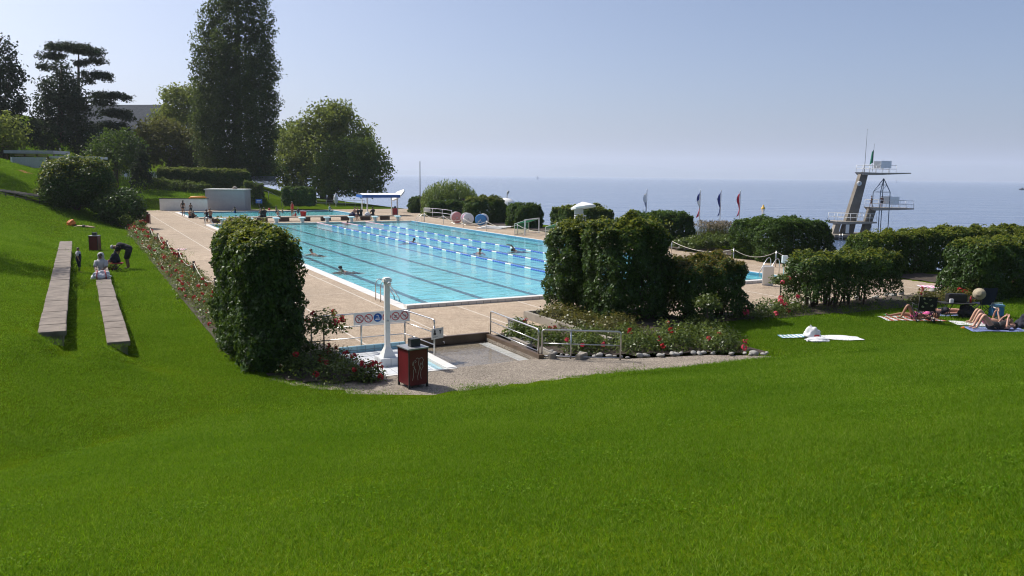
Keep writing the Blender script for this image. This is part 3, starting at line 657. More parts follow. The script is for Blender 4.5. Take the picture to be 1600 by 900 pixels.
# trees beside the picture whose shade falls on the left lawn
for (x, y, h, lab) in ((-25.5, 32.5, 8.5, 'leafy tree left of the benches that shades the slope'), (-52, 74, 10, 'leafy tree left of the kiosk that shades the upper lawn')):
    z = gz(x, y); tree('broadleaf_tree', lab, [((x, y, z+h*.75), (2.6, 2.6, 2.2), 170), ((x-1.5, y+1, z+h*.6), (2.2, 2.2, 1.8), 120), ((x+.8, y-1.4, z+h*.62), (1.8, 1.8, 1.5), 100)], (x, y, z), L_TREE, .26, 12, .25, .25, seed=int(h*10))

# ---- roses
def rose(label, p, size, ls, n, nb, g, mat=L_ROSE, petal=M_PETAL, group=None, name='rose_bush', br=.05):
    L, Wd, H = size; p = Vector(p); t = thing(name, label, 'rose bush', p, PHI, group)
    d = unit(g.normal(size=(n, 3))); d[:, 2] = np.abs(d[:, 2]); r = g.uniform(.45, 1.06, (n, 1))
    P = d*r*np.array([L/2, Wd/2, H]); P += .05*g.normal(size=P.shape)+np.stack([0*d[:, 0], 0*d[:, 0], .12*H*Waves(.5, 4)(P+np.array(p))], 1); P[:, 2] = np.maximum(P[:, 2], .02)
    leaf_obj('foliage', P, d, ls, ls*.6, mat, t, flat=.7, up=.6, g=g)
    if nb:
        d = unit(g.normal(size=(nb, 3))); d[:, 2] = np.abs(d[:, 2])+.25; d = unit(d); c = d*np.array([L/2, Wd/2, H])*g.uniform(.9, 1.12, (nb, 1)); k = 12
        pd = unit(g.normal(size=(nb*k, 3))); sz = np.repeat(g.uniform(.6, 1.25, nb), k)[:, None]
        leaf_obj('blossoms', np.repeat(c, k, 0)+pd*br*sz, pd, br*1.5, br*1.3, petal, t, flat=2., up=.1, g=g)
    return t
g = np.random.default_rng(61)
RG = 'rose bushes of the long left bed'
u = 21.6; i = 0
while u < 73:
    st = 1.25 if u < 40 else 1.9
    vv = 3.85+g.normal(0, .08)
    rose('low red flowering rose bush in the long bed between sloping lawn and deck', on(W(u, vv), 0), (1.6, st*1.25, g.uniform(.48, .72)), .075 if u < 40 else .11, int(1000 if u < 40 else 700), int(g.integers(3, 9)), g, L_ROSE if g.uniform() < .6 else L_ROSEOLD, M_PETAL, RG, br=.05 if u < 40 else .07)
    u += st; i += 1
for (v, u, L, Wd, H, nb) in ((5.1, 17.5, 1.5, 1.1, .5, 7), (4.4, 18.3, 1.3, 1.2, .6, 3), (5.3, 18.8, 1.1, 1.4, .45, 6), (5.6, 17.2, .8, .8, .38, 6), (4.8, 19.6, 1.3, 1.2, .7, 3)):
    rose('dark rose bush with deep red blooms between the near hedge and the shower tray', on(W(u, v), .0) if False else W(u, v, .02), (L, Wd, H), .07, 900, nb, g, L_ROSE, M_PETAL, 'rose bushes beside the shower tray', br=.055)
for (v, u, L, Wd, H, nb) in ((11.4, 18.9, 1.2, 1.3, .38, 2), (11.9, 17.6, 1.4, 1.1, .42, 3), (13.2, 17.0, 1.5, 1.2, .45, 2), (14.3, 16.8, 1.5, 1.2, .45, 2), (15.3, 16.1, 1.3, 1.1, .42, 4), (14.9, 17.6, 1.5, 1.2, .5, 2), (15.9, 17.0, 1.3, 1.3, .46, 1), (13.6, 18.0, 1.5, 1.2, .45, 0), (16.3, 18.0, 1.2, 1.3, .45, 0), (12.6, 18.6, 1.3, 1.1, .4, 0), (11.2, 20.0, .9, 1.1, .4, 1)):
    rose('low yellow green rose bush edged by grey stones beside the curved handrail', W(u, v, .03), (L*1.12, Wd*1.12, H*1.12), .085, 1250, nb, g, L_ROSE, M_PETALPINK if nb > 2 else M_PETAL, 'rose bushes of the middle bed', br=.055)
for (v, u, L, Wd, H) in ((13.4, 20.2, 1.3, 1.3, .35), (13.5, 21.6, 1.3, 1.3, .35), (14.0, 19.2, 1.4, 1.1, .4)):
    rose('low flowerless rose bush inside the concrete planter', W(u, v, .16), (L*1.2, Wd*1.2, H*1.1), .085, 1200, 0, g, L_ROSEOLD, M_PETAL, 'rose bushes of the planter', br=.05)
for (v, u, L, Wd, H, nb) in ((19.4, 19.2, 1.5, 1.4, .6, 4), (20.6, 19.4, 1.5, 1.4, .62, 8), (21.7, 19.5, 1.4, 1.3, .6, 6)):
    rose('pink flowering rose bush at the lawn edge between the two middle hedges', W(u, v, .02), (L, Wd, H), .09, 900, max(2, nb//2), g, L_ROSE, M_PETALPINK, 'rose bushes between hedges', br=.07)
for (v, u, L, Wd, H, nb) in ((28.1, 18.7, 1.7, 1.3, .55, 2), (29.4, 18.5, 1.7, 1.3, .55, 3), (30.6, 18.3, 1.5, 1.2, .5, 5)):
    rose('yellowish rose bush on the lawn edge behind the camping table', W(u, v, .02), (L, Wd, H), .10, 800, nb, g, L_ROSEOLD, M_PETAL, 'rose bushes behind the camp chairs', br=.07)
def standard(label, p, h, r, petal, nb, g, mat=L_ROSE):
    t = rose(label, p, (r*2, r*2, r*.8), .085, 900, nb, g, mat, petal, None, 'rose_tree', .06); t['category'] = 'rose tree'
    for ch in t.children: ch.location.z = h-r*.35
    b = MB(); b.tube([(0, 0, -.05), (.01, 0, h*.5), (0, .01, h)], [.022, .018, .015], 6); b.build('stem', M_BARK, t)
standard('small standard rose tree on a thin stem in front of the low bronze hedge', W(17.9, 16.4, .05), .95, .42, M_PETAL, 0, g)
standard('small standard rose tree right of the white folding board', W(20.2, 21.9, .03), 1.05, .36, M_PETALPINK, 2, g)
standard('dark bushy standard rose with red blooms beside the shower tray', W(19.3, 5.15, .03), 1.0, .62, M_PETAL, 7, g)
standard('round topped rose tree at the far end of the left bed', on(W(66, 3.9)), .8, .5, M_PETAL, 6, g, L_TREE)

# ---- stones
def stone_mesh(seed):
    bm = bmesh.new(); bmesh.ops.create_icosphere(bm, subdivisions=3, radius=1)
    co = np.array([q.co for q in bm.verts]); wv = Waves(2.2, seed, 10)(co); gq = np.random.default_rng(seed); sq = gq.uniform(.7, 1.1, 3)*[1, .8, .62]
    for q, a in zip(bm.verts, wv): q.co = Vector((q.co.x*sq[0], q.co.y*sq[1], q.co.z*sq[2]))*(1+.11*a)
    me = bpy.data.meshes.new('stone'); bm.to_mesh(me); bm.free(); me.polygons.foreach_set('use_smooth', np.ones(len(me.polygons), bool)); me.materials.append(M_STONE); return me
M_STONE = paint('stone', (.30, .29, .27), .85, .3, 2.5, bmp=.3)
SM = [stone_mesh(i+200) for i in range(6)]
def stone(p, r, label, group, g):
    o = bpy.data.objects.new('stone', SM[int(g.integers(6))]); COL.objects.link(o); o.location = p; o.rotation_euler = (g.uniform(-.3, .3), g.uniform(-.3, .3), g.uniform(0, 6)); o.scale = (r, r, r)
    tag(o, label, 'stone', group)
g = np.random.default_rng(66)
edge = [(10.75, 19.9), (10.75, 17.6), (12.35, 16.45), (14.65, 15.85), (15.75, 15.1), (16.2, 15.2)]
for (a, b_) in zip(edge, edge[1:]):
    L = math.hypot(b_[0]-a[0], b_[1]-a[1]); n = max(1, int(L/.19))
    for i in range(n):
        f = (i+g.uniform(.2, .8))/n; r = g.uniform(.05, .12); stone(W(a[1]+(b_[1]-a[1])*f+g.normal(0, .06), a[0]+(b_[0]-a[0])*f+g.normal(0, .06), r*.35), r, 'rounded grey stone edging the middle rose bed', 'stones round the middle rose bed', g)
for i in range(46):
    u = g.uniform(26, 46) if i > 14 else g.uniform(28, 33); r = g.uniform(.1, .34) if u < 34 else g.uniform(.08, .2)
    stone(W(u, 34.35+g.uniform(-.1, .7), r*.3), r, 'pale boulder along the lakeward edge of the deck', 'boulders along the lakeward edge', g)
for i in range(26):
    stone(W(20.75+g.normal(0, .12), g.uniform(22.3, 32), .05), g.uniform(.08, .2), 'pale stone between deck and hedge stems', 'stones under the right hedges', g)
# ------------------------------------------------------------------ pool furniture
WHITE = paint('white paint', (.78, .78, .76), .45, .06, 3)
OFFWHITE = paint('off white', (.62, .61, .58), .6, .10, 2, bmp=.1)
STEEL = paint('steel', (.55, .55, .56), .28, .08, 8, metal=.9)
GREYMETAL = paint('grey metal', (.32, .33, .34), .45, .12, 4, metal=.5)
DARKMETAL = paint('dark metal', (.03, .032, .036), .5, .2, 6)
CONCRETE = paint('concrete', (.28, .25, .21), .9, .22, 1.4, bmp=.35, detail=8)
DARKCONC = paint('weathered concrete', (.155, .135, .11), .92, .3, 1.0, bmp=.35, detail=8)
BROWN = paint('brown wood', (.10, .055, .035), .7, .25, 3)
BLUE = paint('blue paint', (.02, .11, .42), .45, .12, 4)
DKBLUE = paint('dark blue', (.012, .02, .075), .7, .2, 5)
RED = paint('red paint', (.42, .03, .035), .5, .15, 4)
BLACK = paint('black', (.012, .012, .013), .6, .3, 6)
CLOTHW = paint('white cloth', (.64, .64, .66), .95, .10, 9, bmp=.5)
PINK = paint('pink', (.72, .25, .42), .7, .12, 5)
ORANGE = paint('orange', (.75, .20, .03), .6, .12, 5)
YELLOW = paint('yellow', (.72, .42, .03), .5, .12, 5)
GREENNET = paint('green net', (.02, .20, .09), .8, .2, 5)
LW = (V1-V0)/8
def lane_rope(k, label):
    t = thing('lane_rope', label, 'lane rope', W(U0, V0+k*LW, .02), PHI, 'lane ropes of the large pool'); L = U1-U0
    b, b4 = MB(), MB(); y = .5; i = 0; n = 8
    b4.tube([(0, 0, -.01), (0, L, -.01)], .012, 6)
    rings = []
    while y < L-.4:
        e = min(y+(.62 if i % 2 else 1.5), L-.3); mi = 2 if y > L-7 else (0 if i % 2 else 1); q = y
        while q < e-.05:
            for dy, r in ((0, .02), (.02, .043), (.20, .043), (.215, .02)): rings.append((min(q+dy, e), r, mi))
            q += .225
        y = e; i += 1
    vs = [(r*math.cos(2*math.pi*k/n), yy, r*math.sin(2*math.pi*k/n)) for yy, r, mi in rings for k in range(n)]; b.add(vs, [], True); o = 0
    for j in range(len(rings)-1):
        b.mi = rings[j][2]
        for k in range(n): b.f.append((j*n+k, j*n+(k+1) % n, (j+1)*n+(k+1) % n, (j+1)*n+k)); b.m.append(b.mi); b.smooth.append(True)
    b4.build('cable', STEEL, t); b.build('floats', [WHITE, paint('float blue', (.02, .10, .50), .4), paint('float pink', (.72, .38, .44), .4)], t)
lane_rope(4, 'blue and white lane rope nearest to the lanes without ropes')
lane_rope(5, 'middle of the three blue and white lane ropes')
lane_rope(6, 'blue and white lane rope nearest the row of goals')
# starting blocks
def block0():
    t = thing('starting_block', 'pale blue topped starting block on the far end of the large pool', 'starting block', (0, 0, 0), PHI, 'starting blocks of the large pool')
    b = MB(); b.box((0, 0, .2), (.30, .34, .4), bev=.02); b.build('pedestal', OFFWHITE, t)
    b = MB(); b.box((0, -.03, .45), (.62, .58, .07), M=Matrix.Rotation(R(7), 4, 'X'), bev=.015); b.build('platform', paint('pale blue', (.42, .58, .62), .5, .1), t)
    b = MB(); b.tube([(-.2, -.30, .38), (-.2, -.36, .22), (.2, -.36, .22), (.2, -.30, .38)], .016, 6); b.build('grab_bar', STEEL, t)
    return t
bk = block0(); bk.location = W(U1+.62, V0+.5*LW, .012)
for k in range(1, 8): dup(bk, W(U1+.62, V0+(k+.5)*LW, .012))
# long bench between the pools
t = thing('pool_bench', 'long low concrete bench on dark blocks between the two pools', 'bench', W(79.3, 19.6, 0), PHI)
b = MB()
for i in range(9): b.box((-8.8+i*2.2, 0, .41), (2.18, .62, .09), bev=.012)
b.build('seat', CONCRETE, t)
for i in range(9):
    b = MB(); b.box((-8.3+i*2.07, 0, .18), (.95, .46, .36), bev=.01); b.build('support', BROWN, t)
# ladders
def ladder0(label):
    t = thing('pool_ladder', label, 'pool ladder')
    for s in (-.28, .28):
        b = MB(); pts = [(-.62, s, 0), (-.62, s, .55)]+[(-.62+.14*(1-math.cos(a)), s, .55+.24*math.sin(a)) for a in (.5, 1., 1.5)]+[(-.36, s, .74), (-.1, s, .40), (.10, s, .10), (.14, s, -.16)]
        b.tube(pts, .021, 8); b.build('rail', STEEL, t)
    for z in (-.04, -.13):
        b = MB(); b.box((.13, 0, z), (.1, .54, .03)); b.build('step', STEEL, t)
    return t
ld = ladder0('curved steel ladder at the pool\'s near left corner behind the shower post'); ld.location = W(28.1, V0, .0); ld.rotation_euler.z = PHI
dup(ld, W(74.2, V0), PHI, 'steel ladder at the far left corner of the large pool')
dup(ld, W(74.6, V1), PHI+math.pi, 'steel ladder at the far right corner of the large pool')
dup(ld, W(49.2, V1), PHI+math.pi, 'steel ladder in front of the nearer water polo goal')
dup(ld, W(28.3, V1), PHI+math.pi, 'steel ladder behind the white folding board')
# rope barriers
def barrier(name, label, pts, h, sag, pm, rm, pr=.025, sub=8):
    t = thing(name, label, 'rope barrier', pts[0]); o = pts[0]
    for p in pts:
        q = Vector(p)-o; b = MB(); b.tube([q, q+Vector((0, 0, h))], pr, 8); b.tube([q+Vector((0, 0, h)), q+Vector((0, 0, h+.03))], pr*1.5, 8); b.build('post', pm, t)
    for a, c in zip(pts, pts[1:]):
        a = Vector(a)-o; c = Vector(c)-o; P = [a.lerp(c, i/sub)+Vector((0, 0, h-.04-sag*4*(i/sub)*(1-i/sub))) for i in range(sub+1)]
        b = MB(); b.tube(P, .018, 6); b.build('rope', rm, t)
ROPE = paint('rope', (.52, .48, .42), .9, .15, 20)
barrier('rope_barrier', 'steel posts with sagging white rope along the lakeward pool edge', [W(u, v) for u, v in ((74.6, 30.4), (69.9, 30.4), (65.3, 30.4), (60.7, 30.4), (55.6, 30.6), (50.4, 30.8), (44.6, 31.3), (38.1, 31.8), (32.4, 31.4), (30.4, 32.5), (28.6, 34.2))], .85, .34, STEEL, ROPE)
barrier('rope_barrier', 'dark posts with sagging rope along the long left rose bed', [on(W(u, 4.15)) for u in (24.6, 30.2, 36.3, 42.2, 48, 53.8, 59.7)], .85, .36, paint('dark post', (.05, .035, .03), .8), ROPE, pr=.04)
barrier('rope_barrier', 'leaning stake with a rope beside the dark round bush', [land(147, 326), land(179, 351), land(203, 358)], .6, .25, paint('grey stake', (.3, .28, .24), .9), ROPE, pr=.03)
# water polo goals
def goal0(label):
    t = thing('water_polo_goal', label, 'goal', (0, 0, 0), 0, 'water polo goals stored beside the pool'); w_, h, dp = 3.0, 1.18, .9
    b = MB()
    for x in (0, w_): b.box((x, 0, h/2), (.085, .085, h))
    b.box((w_/2, 0, h+.04), (w_+.085, .085, .085)); b.build('frame', WHITE, t)
    b = MB()
    for x in (0, w_): b.tube([(x, .05, h), (x, dp, h*.75), (x, dp, .04), (x, .05, .04)], .022, 6)
    b.tube([(0, dp, h*.75), (w_, dp, h*.75)], .02, 6); b.tube([(0, dp, .05), (w_, dp, .05)], .02, 6); b.build('back_frame', OFFWHITE, t)
    b = MB(); n = 22
    for i in range(n+1): x = w_*i/n; b.tube([(x, .1, h-.04), (x, dp, h*.74), (x, dp, .06)], .007, 3, False)
    for j in range(8): z = .06+(h*.7-.06)*j/7; b.tube([(0, dp, z), (w_/2, dp-.04, z-.03), (w_, dp, z)], .007, 3, False)
    for j in range(5): y = .1+(dp-.1)*j/5; b.tube([(0, y, h-.02-.25*h*j/5), (w_, y, h-.02-.25*h*j/5)], .007, 3, False)
    b.build('net', GREENNET, t); return t
gl_ = goal0('white framed goal with green net, further along the deck'); gl_.location = W(54.9, 30.9); gl_.rotation_euler.z = PHI+R(38)
dup(gl_, W(50.6, 31.2), PHI+R(36), 'white framed goal with green net behind a pool ladder')
# reels of lane rope
def reel(label, p, rz, dm, rolls):
    t = thing('rope_reel', label, 'rope reel', p, rz, 'lane rope reels by the pool')
    for s in (-.55, .55):
        b = MB(); b.lathe([(.02, -.02), (.50, -.02), (.53, 0), (.50, .02), (.02, .02)], (0, s, .62), 28, Matrix.Rotation(R(90), 4, 'X')); b.build('disc', dm if s < 0 else WHITE, t)
    b = MB(); b.tube([(0, -.62, .62), (0, .62, .62)], .05, 10); b.build('axle', STEEL, t)
    for i, m_ in enumerate(rolls):
        b = MB(); y = -.42+.84*i/(len(rolls)-1); b.lathe([(.12, -.12), (.33, -.12), (.38, 0), (.33, .12), (.12, .12)], (0, y, .62), 20, Matrix.Rotation(R(90), 4, 'X')); b.build('rope_coil', m_, t)
    b = MB()
    for s in (-.68, .68): b.tube([(-.45, s, .05), (0, s, .62), (.45, s, .05), (-.45, s, .05)], .025, 6)
    b.build('stand', STEEL, t)
reel('lane rope reel with pale red discs, furthest of three reels', G(713, 349.5), R(12), paint('pale red', (.55, .22, .22), .5), (WHITE, RED, WHITE))
reel('lane rope reel with blue and white coils between the other reels', G(730, 351.5), R(15), WHITE, (BLUE, WHITE, PINK))
reel('lane rope reel with a large blue disc, nearest of three reels', G(753, 353.5), R(-12), paint('reel blue', (.05, .22, .5), .5), (RED, WHITE, BLUE))
for i in range(3):
    b = MB(); b.grid(lambda s, q, i=i: Vector((s*2.2-1.1, q*.8-.4, .05+.06*math.sin(s*3+i))), 8, 4)
    b.box((0, 0, .04), (2.3, .85, .07), bev=.02); tag(b.build('foam_mat', WHITE, None, G(771, 357.5, .0)+Vector((i*.35-.3, i*.12, .075*i)), R(-20+i*9)), ['white foam mat at the bottom of a small pile by the blue reel', 'white foam mat in the middle of the pile by the blue reel', 'white foam mat on top of the pile by the blue reel'][i], 'foam mat', 'white foam mats')
# railings
def railing(name, label, pts, h, levels, mat, pr=.025, cat='railing', every=None, ends=True):
    t = thing(name, label, cat, pts[0]); o = Vector(pts[0]); P = [Vector(p)-o for p in pts]
    for q in P:
        b = MB(); b.tube([q, q+Vector((0, 0, h))], pr, 7); b.build('post', mat, t)
    for l in levels:
        b = MB(); b.tube([q+Vector((0, 0, h*l)) for q in P], pr*.85, 7); b.build('rail', mat, t)
    return t
t = railing('railing', 'white railing of a ramp with a white board, left of the reels', [G(662.5, 338), G(676, 339), G(691, 340.5), G(706, 343)], .95, (1, .55), WHITE)
b = MB(); b.box((.7, -.02, .78), (1.3, .03, .42)); b.build('board', WHITE, t, rz=R(-6))
railing('railing', 'long pale railing on the lawn behind the small pool', [G(x, 323.5+(x-480)*.012) for x in range(480, 571, 15)], 1.0, (1, .6), GREYMETAL)
railing('railing', 'thin railing in front of the sunny slope, right of the grey box', [on(D(x, 320, 107)) for x in (386, 402, 420, 440)], 1.2, (1,), GREYMETAL, .03)
b = MB(); b.tube([(0, 0, 0), (0, 0, 2.1)], .09, 8); b.tube([(0, 0, 2.1), (0, 0, 2.16)], .12, 8); tag(b.build('post', WHITE, None, G(491, 324.5)), 'thick white post right of the dark square bush', 'post')
# lifeguard chair with parasol
t = thing('lifeguard_chair', 'tall white lifeguard chair with ladder legs by the pool', 'lifeguard chair', W(50.2, 33.0), R(20))
for sx in (-.4, .4):
    for sy in (-.45, .45):
        b = MB(); b.tube([(sx*1.15, sy*1.2, 0), (sx*.75, sy*.5, 1.75)], .035, 6); b.build('leg', WHITE, t)
for i in range(5):
    b = MB(); z = .3+i*.3; f = z/1.75; b.box((0, -.45*(1.2-.7*f), z), (.8*(1.15-.4*f), .07, .04)); b.build('rung', WHITE, t)
b = MB(); b.box((0, 0, 1.78), (.72, .62, .06)); b.build('seat', WHITE, t)
b = MB(); b.box((0, .28, 2.1), (.7, .05, .5)); b.build('backrest', WHITE, t)
b = MB(); b.grid(lambda s, q: Vector((-.42+.5*s+.05*math.sin(q*6), -.36-.05*math.sin(s*9)-.10*q, 1.95-.75*q+.05*math.sin(s*7))), 10, 8); tag(b.build('shirt', CLOTHW, None, W(50.2, 33.0), R(20)), 'white shirt draped over the lifeguard chair', 'shirt')
def parasol(label, p, h, r, tilt=0, az=0, mat=WHITE, sagv=.35, pole=True):
    t = thing('parasol', label, 'parasol', p, az); M = Matrix.Translation((0, 0, h)) @ Matrix.Rotation(tilt, 4, 'X') @ Matrix.Translation((0, 0, -h))
    n = 8; b = MB(); vs = [M @ Vector((0, 0, h+sagv))]; fs = []
    for j in range(1, 5):
        for k in range(n*2):
            q = math.pi*k/n; rr = r*j/4*(1 if k % 2 == 0 else .95); vs.append(M @ Vector((rr*math.cos(q), rr*math.sin(q), h+sagv*(1-(j/4)**1.3))))
    for k in range(n*2): fs.append((0, 1+k, 1+(k+1) % (2*n)))
    for j in range(3):
        for k in range(n*2): a = 1+j*2*n; fs.append((a+k, a+2*n+k, a+2*n+(k+1) % (2*n), a+(k+1) % (2*n)))
    for k in range(n*2):
        a = 1+3*2*n; o = len(vs)
    b.add(vs, fs)
    low = [vs[1+3*2*n+k] for k in range(2*n)]; b.add(low+[M @ (M.inverted() @ q - Vector((0, 0, .14))) for q in low], [(k, 2*n+k, 2*n+(k+1) % (2*n), (k+1) % (2*n)) for k in range(2*n)])
    b.build('canopy', mat, t)
    b = MB(); b.tube([(0, 0, 0), (0, 0, h-.1), tuple(M @ Vector((0, 0, h+sagv)))], .022, 7); b.build('pole', STEEL, t)
    b = MB()
    for k in range(n): q = 2*math.pi*k/n; b.tube([M @ Vector((0, 0, h+sagv-.03)), M @ Vector((r*.96*math.cos(q), r*.96*math.sin(q), h-.02))], .008, 4)
    b.build('ribs', STEEL, t); return t
parasol('white parasol shading the lifeguard chair', W(50.2, 33.25), 2.45, .95, R(-10), R(50))
parasol('tilted white parasol behind the blue edged canopy', G(622, 332), 2.2, 1.0, R(42), R(-60))
parasol('small white parasol above the dark square bush', D(477, 318, 112), 2.05, .65)
t = thing('folded_parasol', 'closed white parasol standing on the lawn under the plane tree', 'parasol', G(525, 323.5))
b = MB(); b.lathe([(.42, .0), (.40, .10), (.10, .16), (.05, .2)], n=12); b.build('base', CONCRETE, t)
b = MB(); b.lathe([(.05, .3), (.10, .5), (.30, .72), (.24, 1.0), (.30, 1.25), (.26, 1.55), (.10, 1.75), (.07, 1.9), (.02, 2.02)], n=12); b.build('folded_canopy', CLOTHW, t)
# blue edged canopy
t = thing('awning', 'white sunshade roof with a blue edge on posts beside the small pool', 'awning', G(572, 337.3), PHI-R(4)); w_, dp, h = 4.4, 2.8, 2.2
for x in (.15, 3.65):
    for y in (.0, dp-.4):
        b = MB(); b.box((x, y, h/2), (.13 if y == 0 else .09, .1, h)); b.build('post', WHITE, t)
b = MB(); b.grid(lambda s, q: Vector((-.45+w_*s, -.2+dp*q, h+.16+.16*math.sin(q*math.pi))), 9, 7); b.grid(lambda s, q: Vector((-.45+w_*s, -.2+dp*q, h+.13+.16*math.sin(q*math.pi))), 9, 7); b.build('roof', WHITE, t)
b = MB()
for (x0, y0, x1, y1) in ((-.46, -.21, w_-.45, -.21), (w_-.44, -.2, w_-.44, dp-.2), (-.46, -.2, -.46, dp-.2), (-.46, dp-.19, w_-.45, dp-.19)):
    b.add([(x0, y0, h-.16), (x1, y1, h-.16), (x1, y1, h+.17), (x0, y0, h+.17)], [(0, 1, 2, 3)])
b.build('valance', BLUE, t)
# white dome by the lake
t = thing('dome_tank', 'white domed tank with a pipe behind the small rounded hedges', 'tank', D(789, 336, 86) , 0)
z0 = t.location.z
b = MB(); b.lathe([(1.3, -.6), (1.32, .9), (1.25, 1.05), (1.1, 1.35), (.85, 1.6), (.5, 1.78), (.05, 1.84)], n=24); b.build('dome', WHITE, t)
b = MB(); b.tube([(.2, 0, 1.75), (.22, 0, 2.2), (.3, 0, 2.4), (.32, -.1, 2.55)], [.05, .05, .12, .14], 8); b.build('vent_pipe', GREYMETAL, t)
# bins
M_BIN = paint('bin red', (.12, .008, .012), .45, .2, 3, bmp=.1)
M_SCR = paint('scratched line', (.50, .46, .42), .6, .1)
def bin0(label, art=False, mat=M_BIN):
    t = thing('litter_bin', label, 'litter bin')
    b = MB(); b.box((0, 0, .46), (.47, .5, .80), bev=.012); b.build('body', mat, t)
    b = MB()
    for x in (-.225, .225):
        for y in (-.24, .24): b.box((x, y, .045), (.04, .04, .09))
    for x in (-.232, .232):
        for y in (-.247, .247): b.box((x, y, .47), (.02, .02, .84))
    b.build('frame', BLACK, t)
    b = MB(); b.box((0, 0, .885), (.53, .56, .03), bev=.006); b.build('top_plate', GREYMETAL, t)
    b = MB(); b.prism([(-.1, -.10), (.14, -.10), (.14, .08), (.0, .10), (-.1, .04)], .90, 1.075); b.build('ashtray', DARKMETAL, t)
    if art:
        b = MB(); y = -.2525
        for c in ([(-.06, .66), (-.02, .68), (.02, .64), (.0, .55), (.03, .46), (.01, .36), (-.02, .26), (-.01, .17)], [(-.10, .63), (-.13, .55), (-.09, .47), (-.13, .38), (-.12, .28), (-.15, .18)], [(-.12, .48), (-.07, .42), (-.06, .34)], [(.02, .65), (.09, .68), (.13, .62), (.10, .55), (.12, .47), (.08, .40)],
                  [(.06, .56), (.04, .48), (.07, .40), (.05, .30), (.07, .2)], [(-.08, .64), (-.05, .6), (-.09, .57)], [(-.13, .60), (-.15, .52)], [(.10, .56), (.07, .52)]):
            pp = []
            for a, c2 in zip(c, c[1:]):
                pp += [(a[0]+(c2[0]-a[0])*s, y, a[1]+(c2[1]-a[1])*s) for s in (0, .5)]
            b.tube(pp+[(c[-1][0], y, c[-1][1])], .0045, 4)
        b.build('line_drawing', M_SCR, t)
    return t
bn = bin0('dark red metal litter bin with white line drawing, beside the shower post', True); bn.location = (-2.2, 17.36, 0); bn.rotation_euler.z = R(36)
b2 = bin0('dark red litter bin on the grass at the far end of the benches'); b2.location = land(149, 392); b2.rotation_euler.z = R(8)
dup(b2, G(230, 349.5), R(10), 'dark red litter bin on the deck at the far end of the rose bed')
b3 = bin0('bright red litter bin near the far right pool corner', mat=RED); b3.location = G(617, 337); b3.rotation_euler.z = R(20)
t = thing('hand_cart', 'small dark cart with white wheel beside the red bin on the far deck', 'cart', G(222, 348), R(15))
b = MB(); b.box((0, 0, .35), (.6, .4, .35), bev=.03); b.build('tray', BLACK, t)
b = MB(); b.tube([(.3, 0, .4), (.55, 0, .95)], .02, 6); b.build('handle', STEEL, t)
b = MB(); b.lathe([(.05, -.04), (.2, -.04), (.2, .04), (.05, .04)], (0, -.25, .2), 16, Matrix.Rotation(R(90), 4, 'X')); b.build('wheel', WHITE, t)
# signs
t = thing('sign_board', 'white folding board standing at the pool\'s near right corner', 'folding board', G(1199, 446), R(-12))
for s, a in ((-1, 16), (1, -16)):
    b = MB(); b.box((0, -s*-.13*1, .43), (.46, .02, .9), M=Matrix.Rotation(R(a), 4, 'X')); b.build('panel', WHITE, t)
b = MB(); b.box((.02, -.079, .70), (.2, .006, .02), M=Matrix.Rotation(R(-16), 4, 'X')); b.build('print', GREYMETAL, t)
t = thing('equipment_post', 'white box on a steel post, right of the folding board', 'post', G(1224, 432.5), R(10))
b = MB(); b.tube([(0, 0, 0), (0, 0, 1.0)], .022, 7); b.build('post', STEEL, t); b = MB(); b.box((0, -.03, .86), (.28, .12, .36), bev=.02); b.build('box', WHITE, t)
t = thing('notice_board', 'small white notice board left of the lakeside hedge', 'notice board', D(1146, 389, 53), R(-50))
for x in (-.3, .3):
    b = MB(); b.tube([(x, 0, -.2), (x, 0, .85)], .025, 6); b.build('post', STEEL, t)
b = MB(); b.box((0, -.02, .5), (.56, .03, .62)); b.build('panel', WHITE, t)
t = thing('pool_sign', 'blue sign on a post beside the grey box', 'sign', D(405, 328, 101), R(4))
b = MB(); b.tube([(0, .03, -.1), (0, .03, 1.35)], .03, 6); b.build('post', GREYMETAL, t); b = MB(); b.box((0, 0, 1.1), (.8, .03, .52), bev=.004); b.build('panel', BLUE, t)
b = MB(); b.box((-.02, -.018, 1.17), (.5, .006, .06)); b.box((-.06, -.018, 1.0), (.42, .006, .05)); b.build('print', WHITE, t)
b = MB(); b.lathe([(.06, -.3), (.05, 5.6), (.02, 5.7)], n=8); tag(b.build('bare_pole', GREYMETAL, None, D(656.5, 324, 99)), 'tall thin bare pole left of the weeping willow', 'pole')
t = thing('lamp_post', 'short post with a boxy white head left of the cypress', 'lamp post', D(206, 298, 108)); b = MB(); b.tube([(0, 0, -.6), (0, 0, 1.2)], .07, 7); b.build('post', GREYMETAL, t); b = MB(); b.box((.03, 0, 1.45), (.3, .25, .75), bev=.02); b.build('lamp_head', OFFWHITE, t)
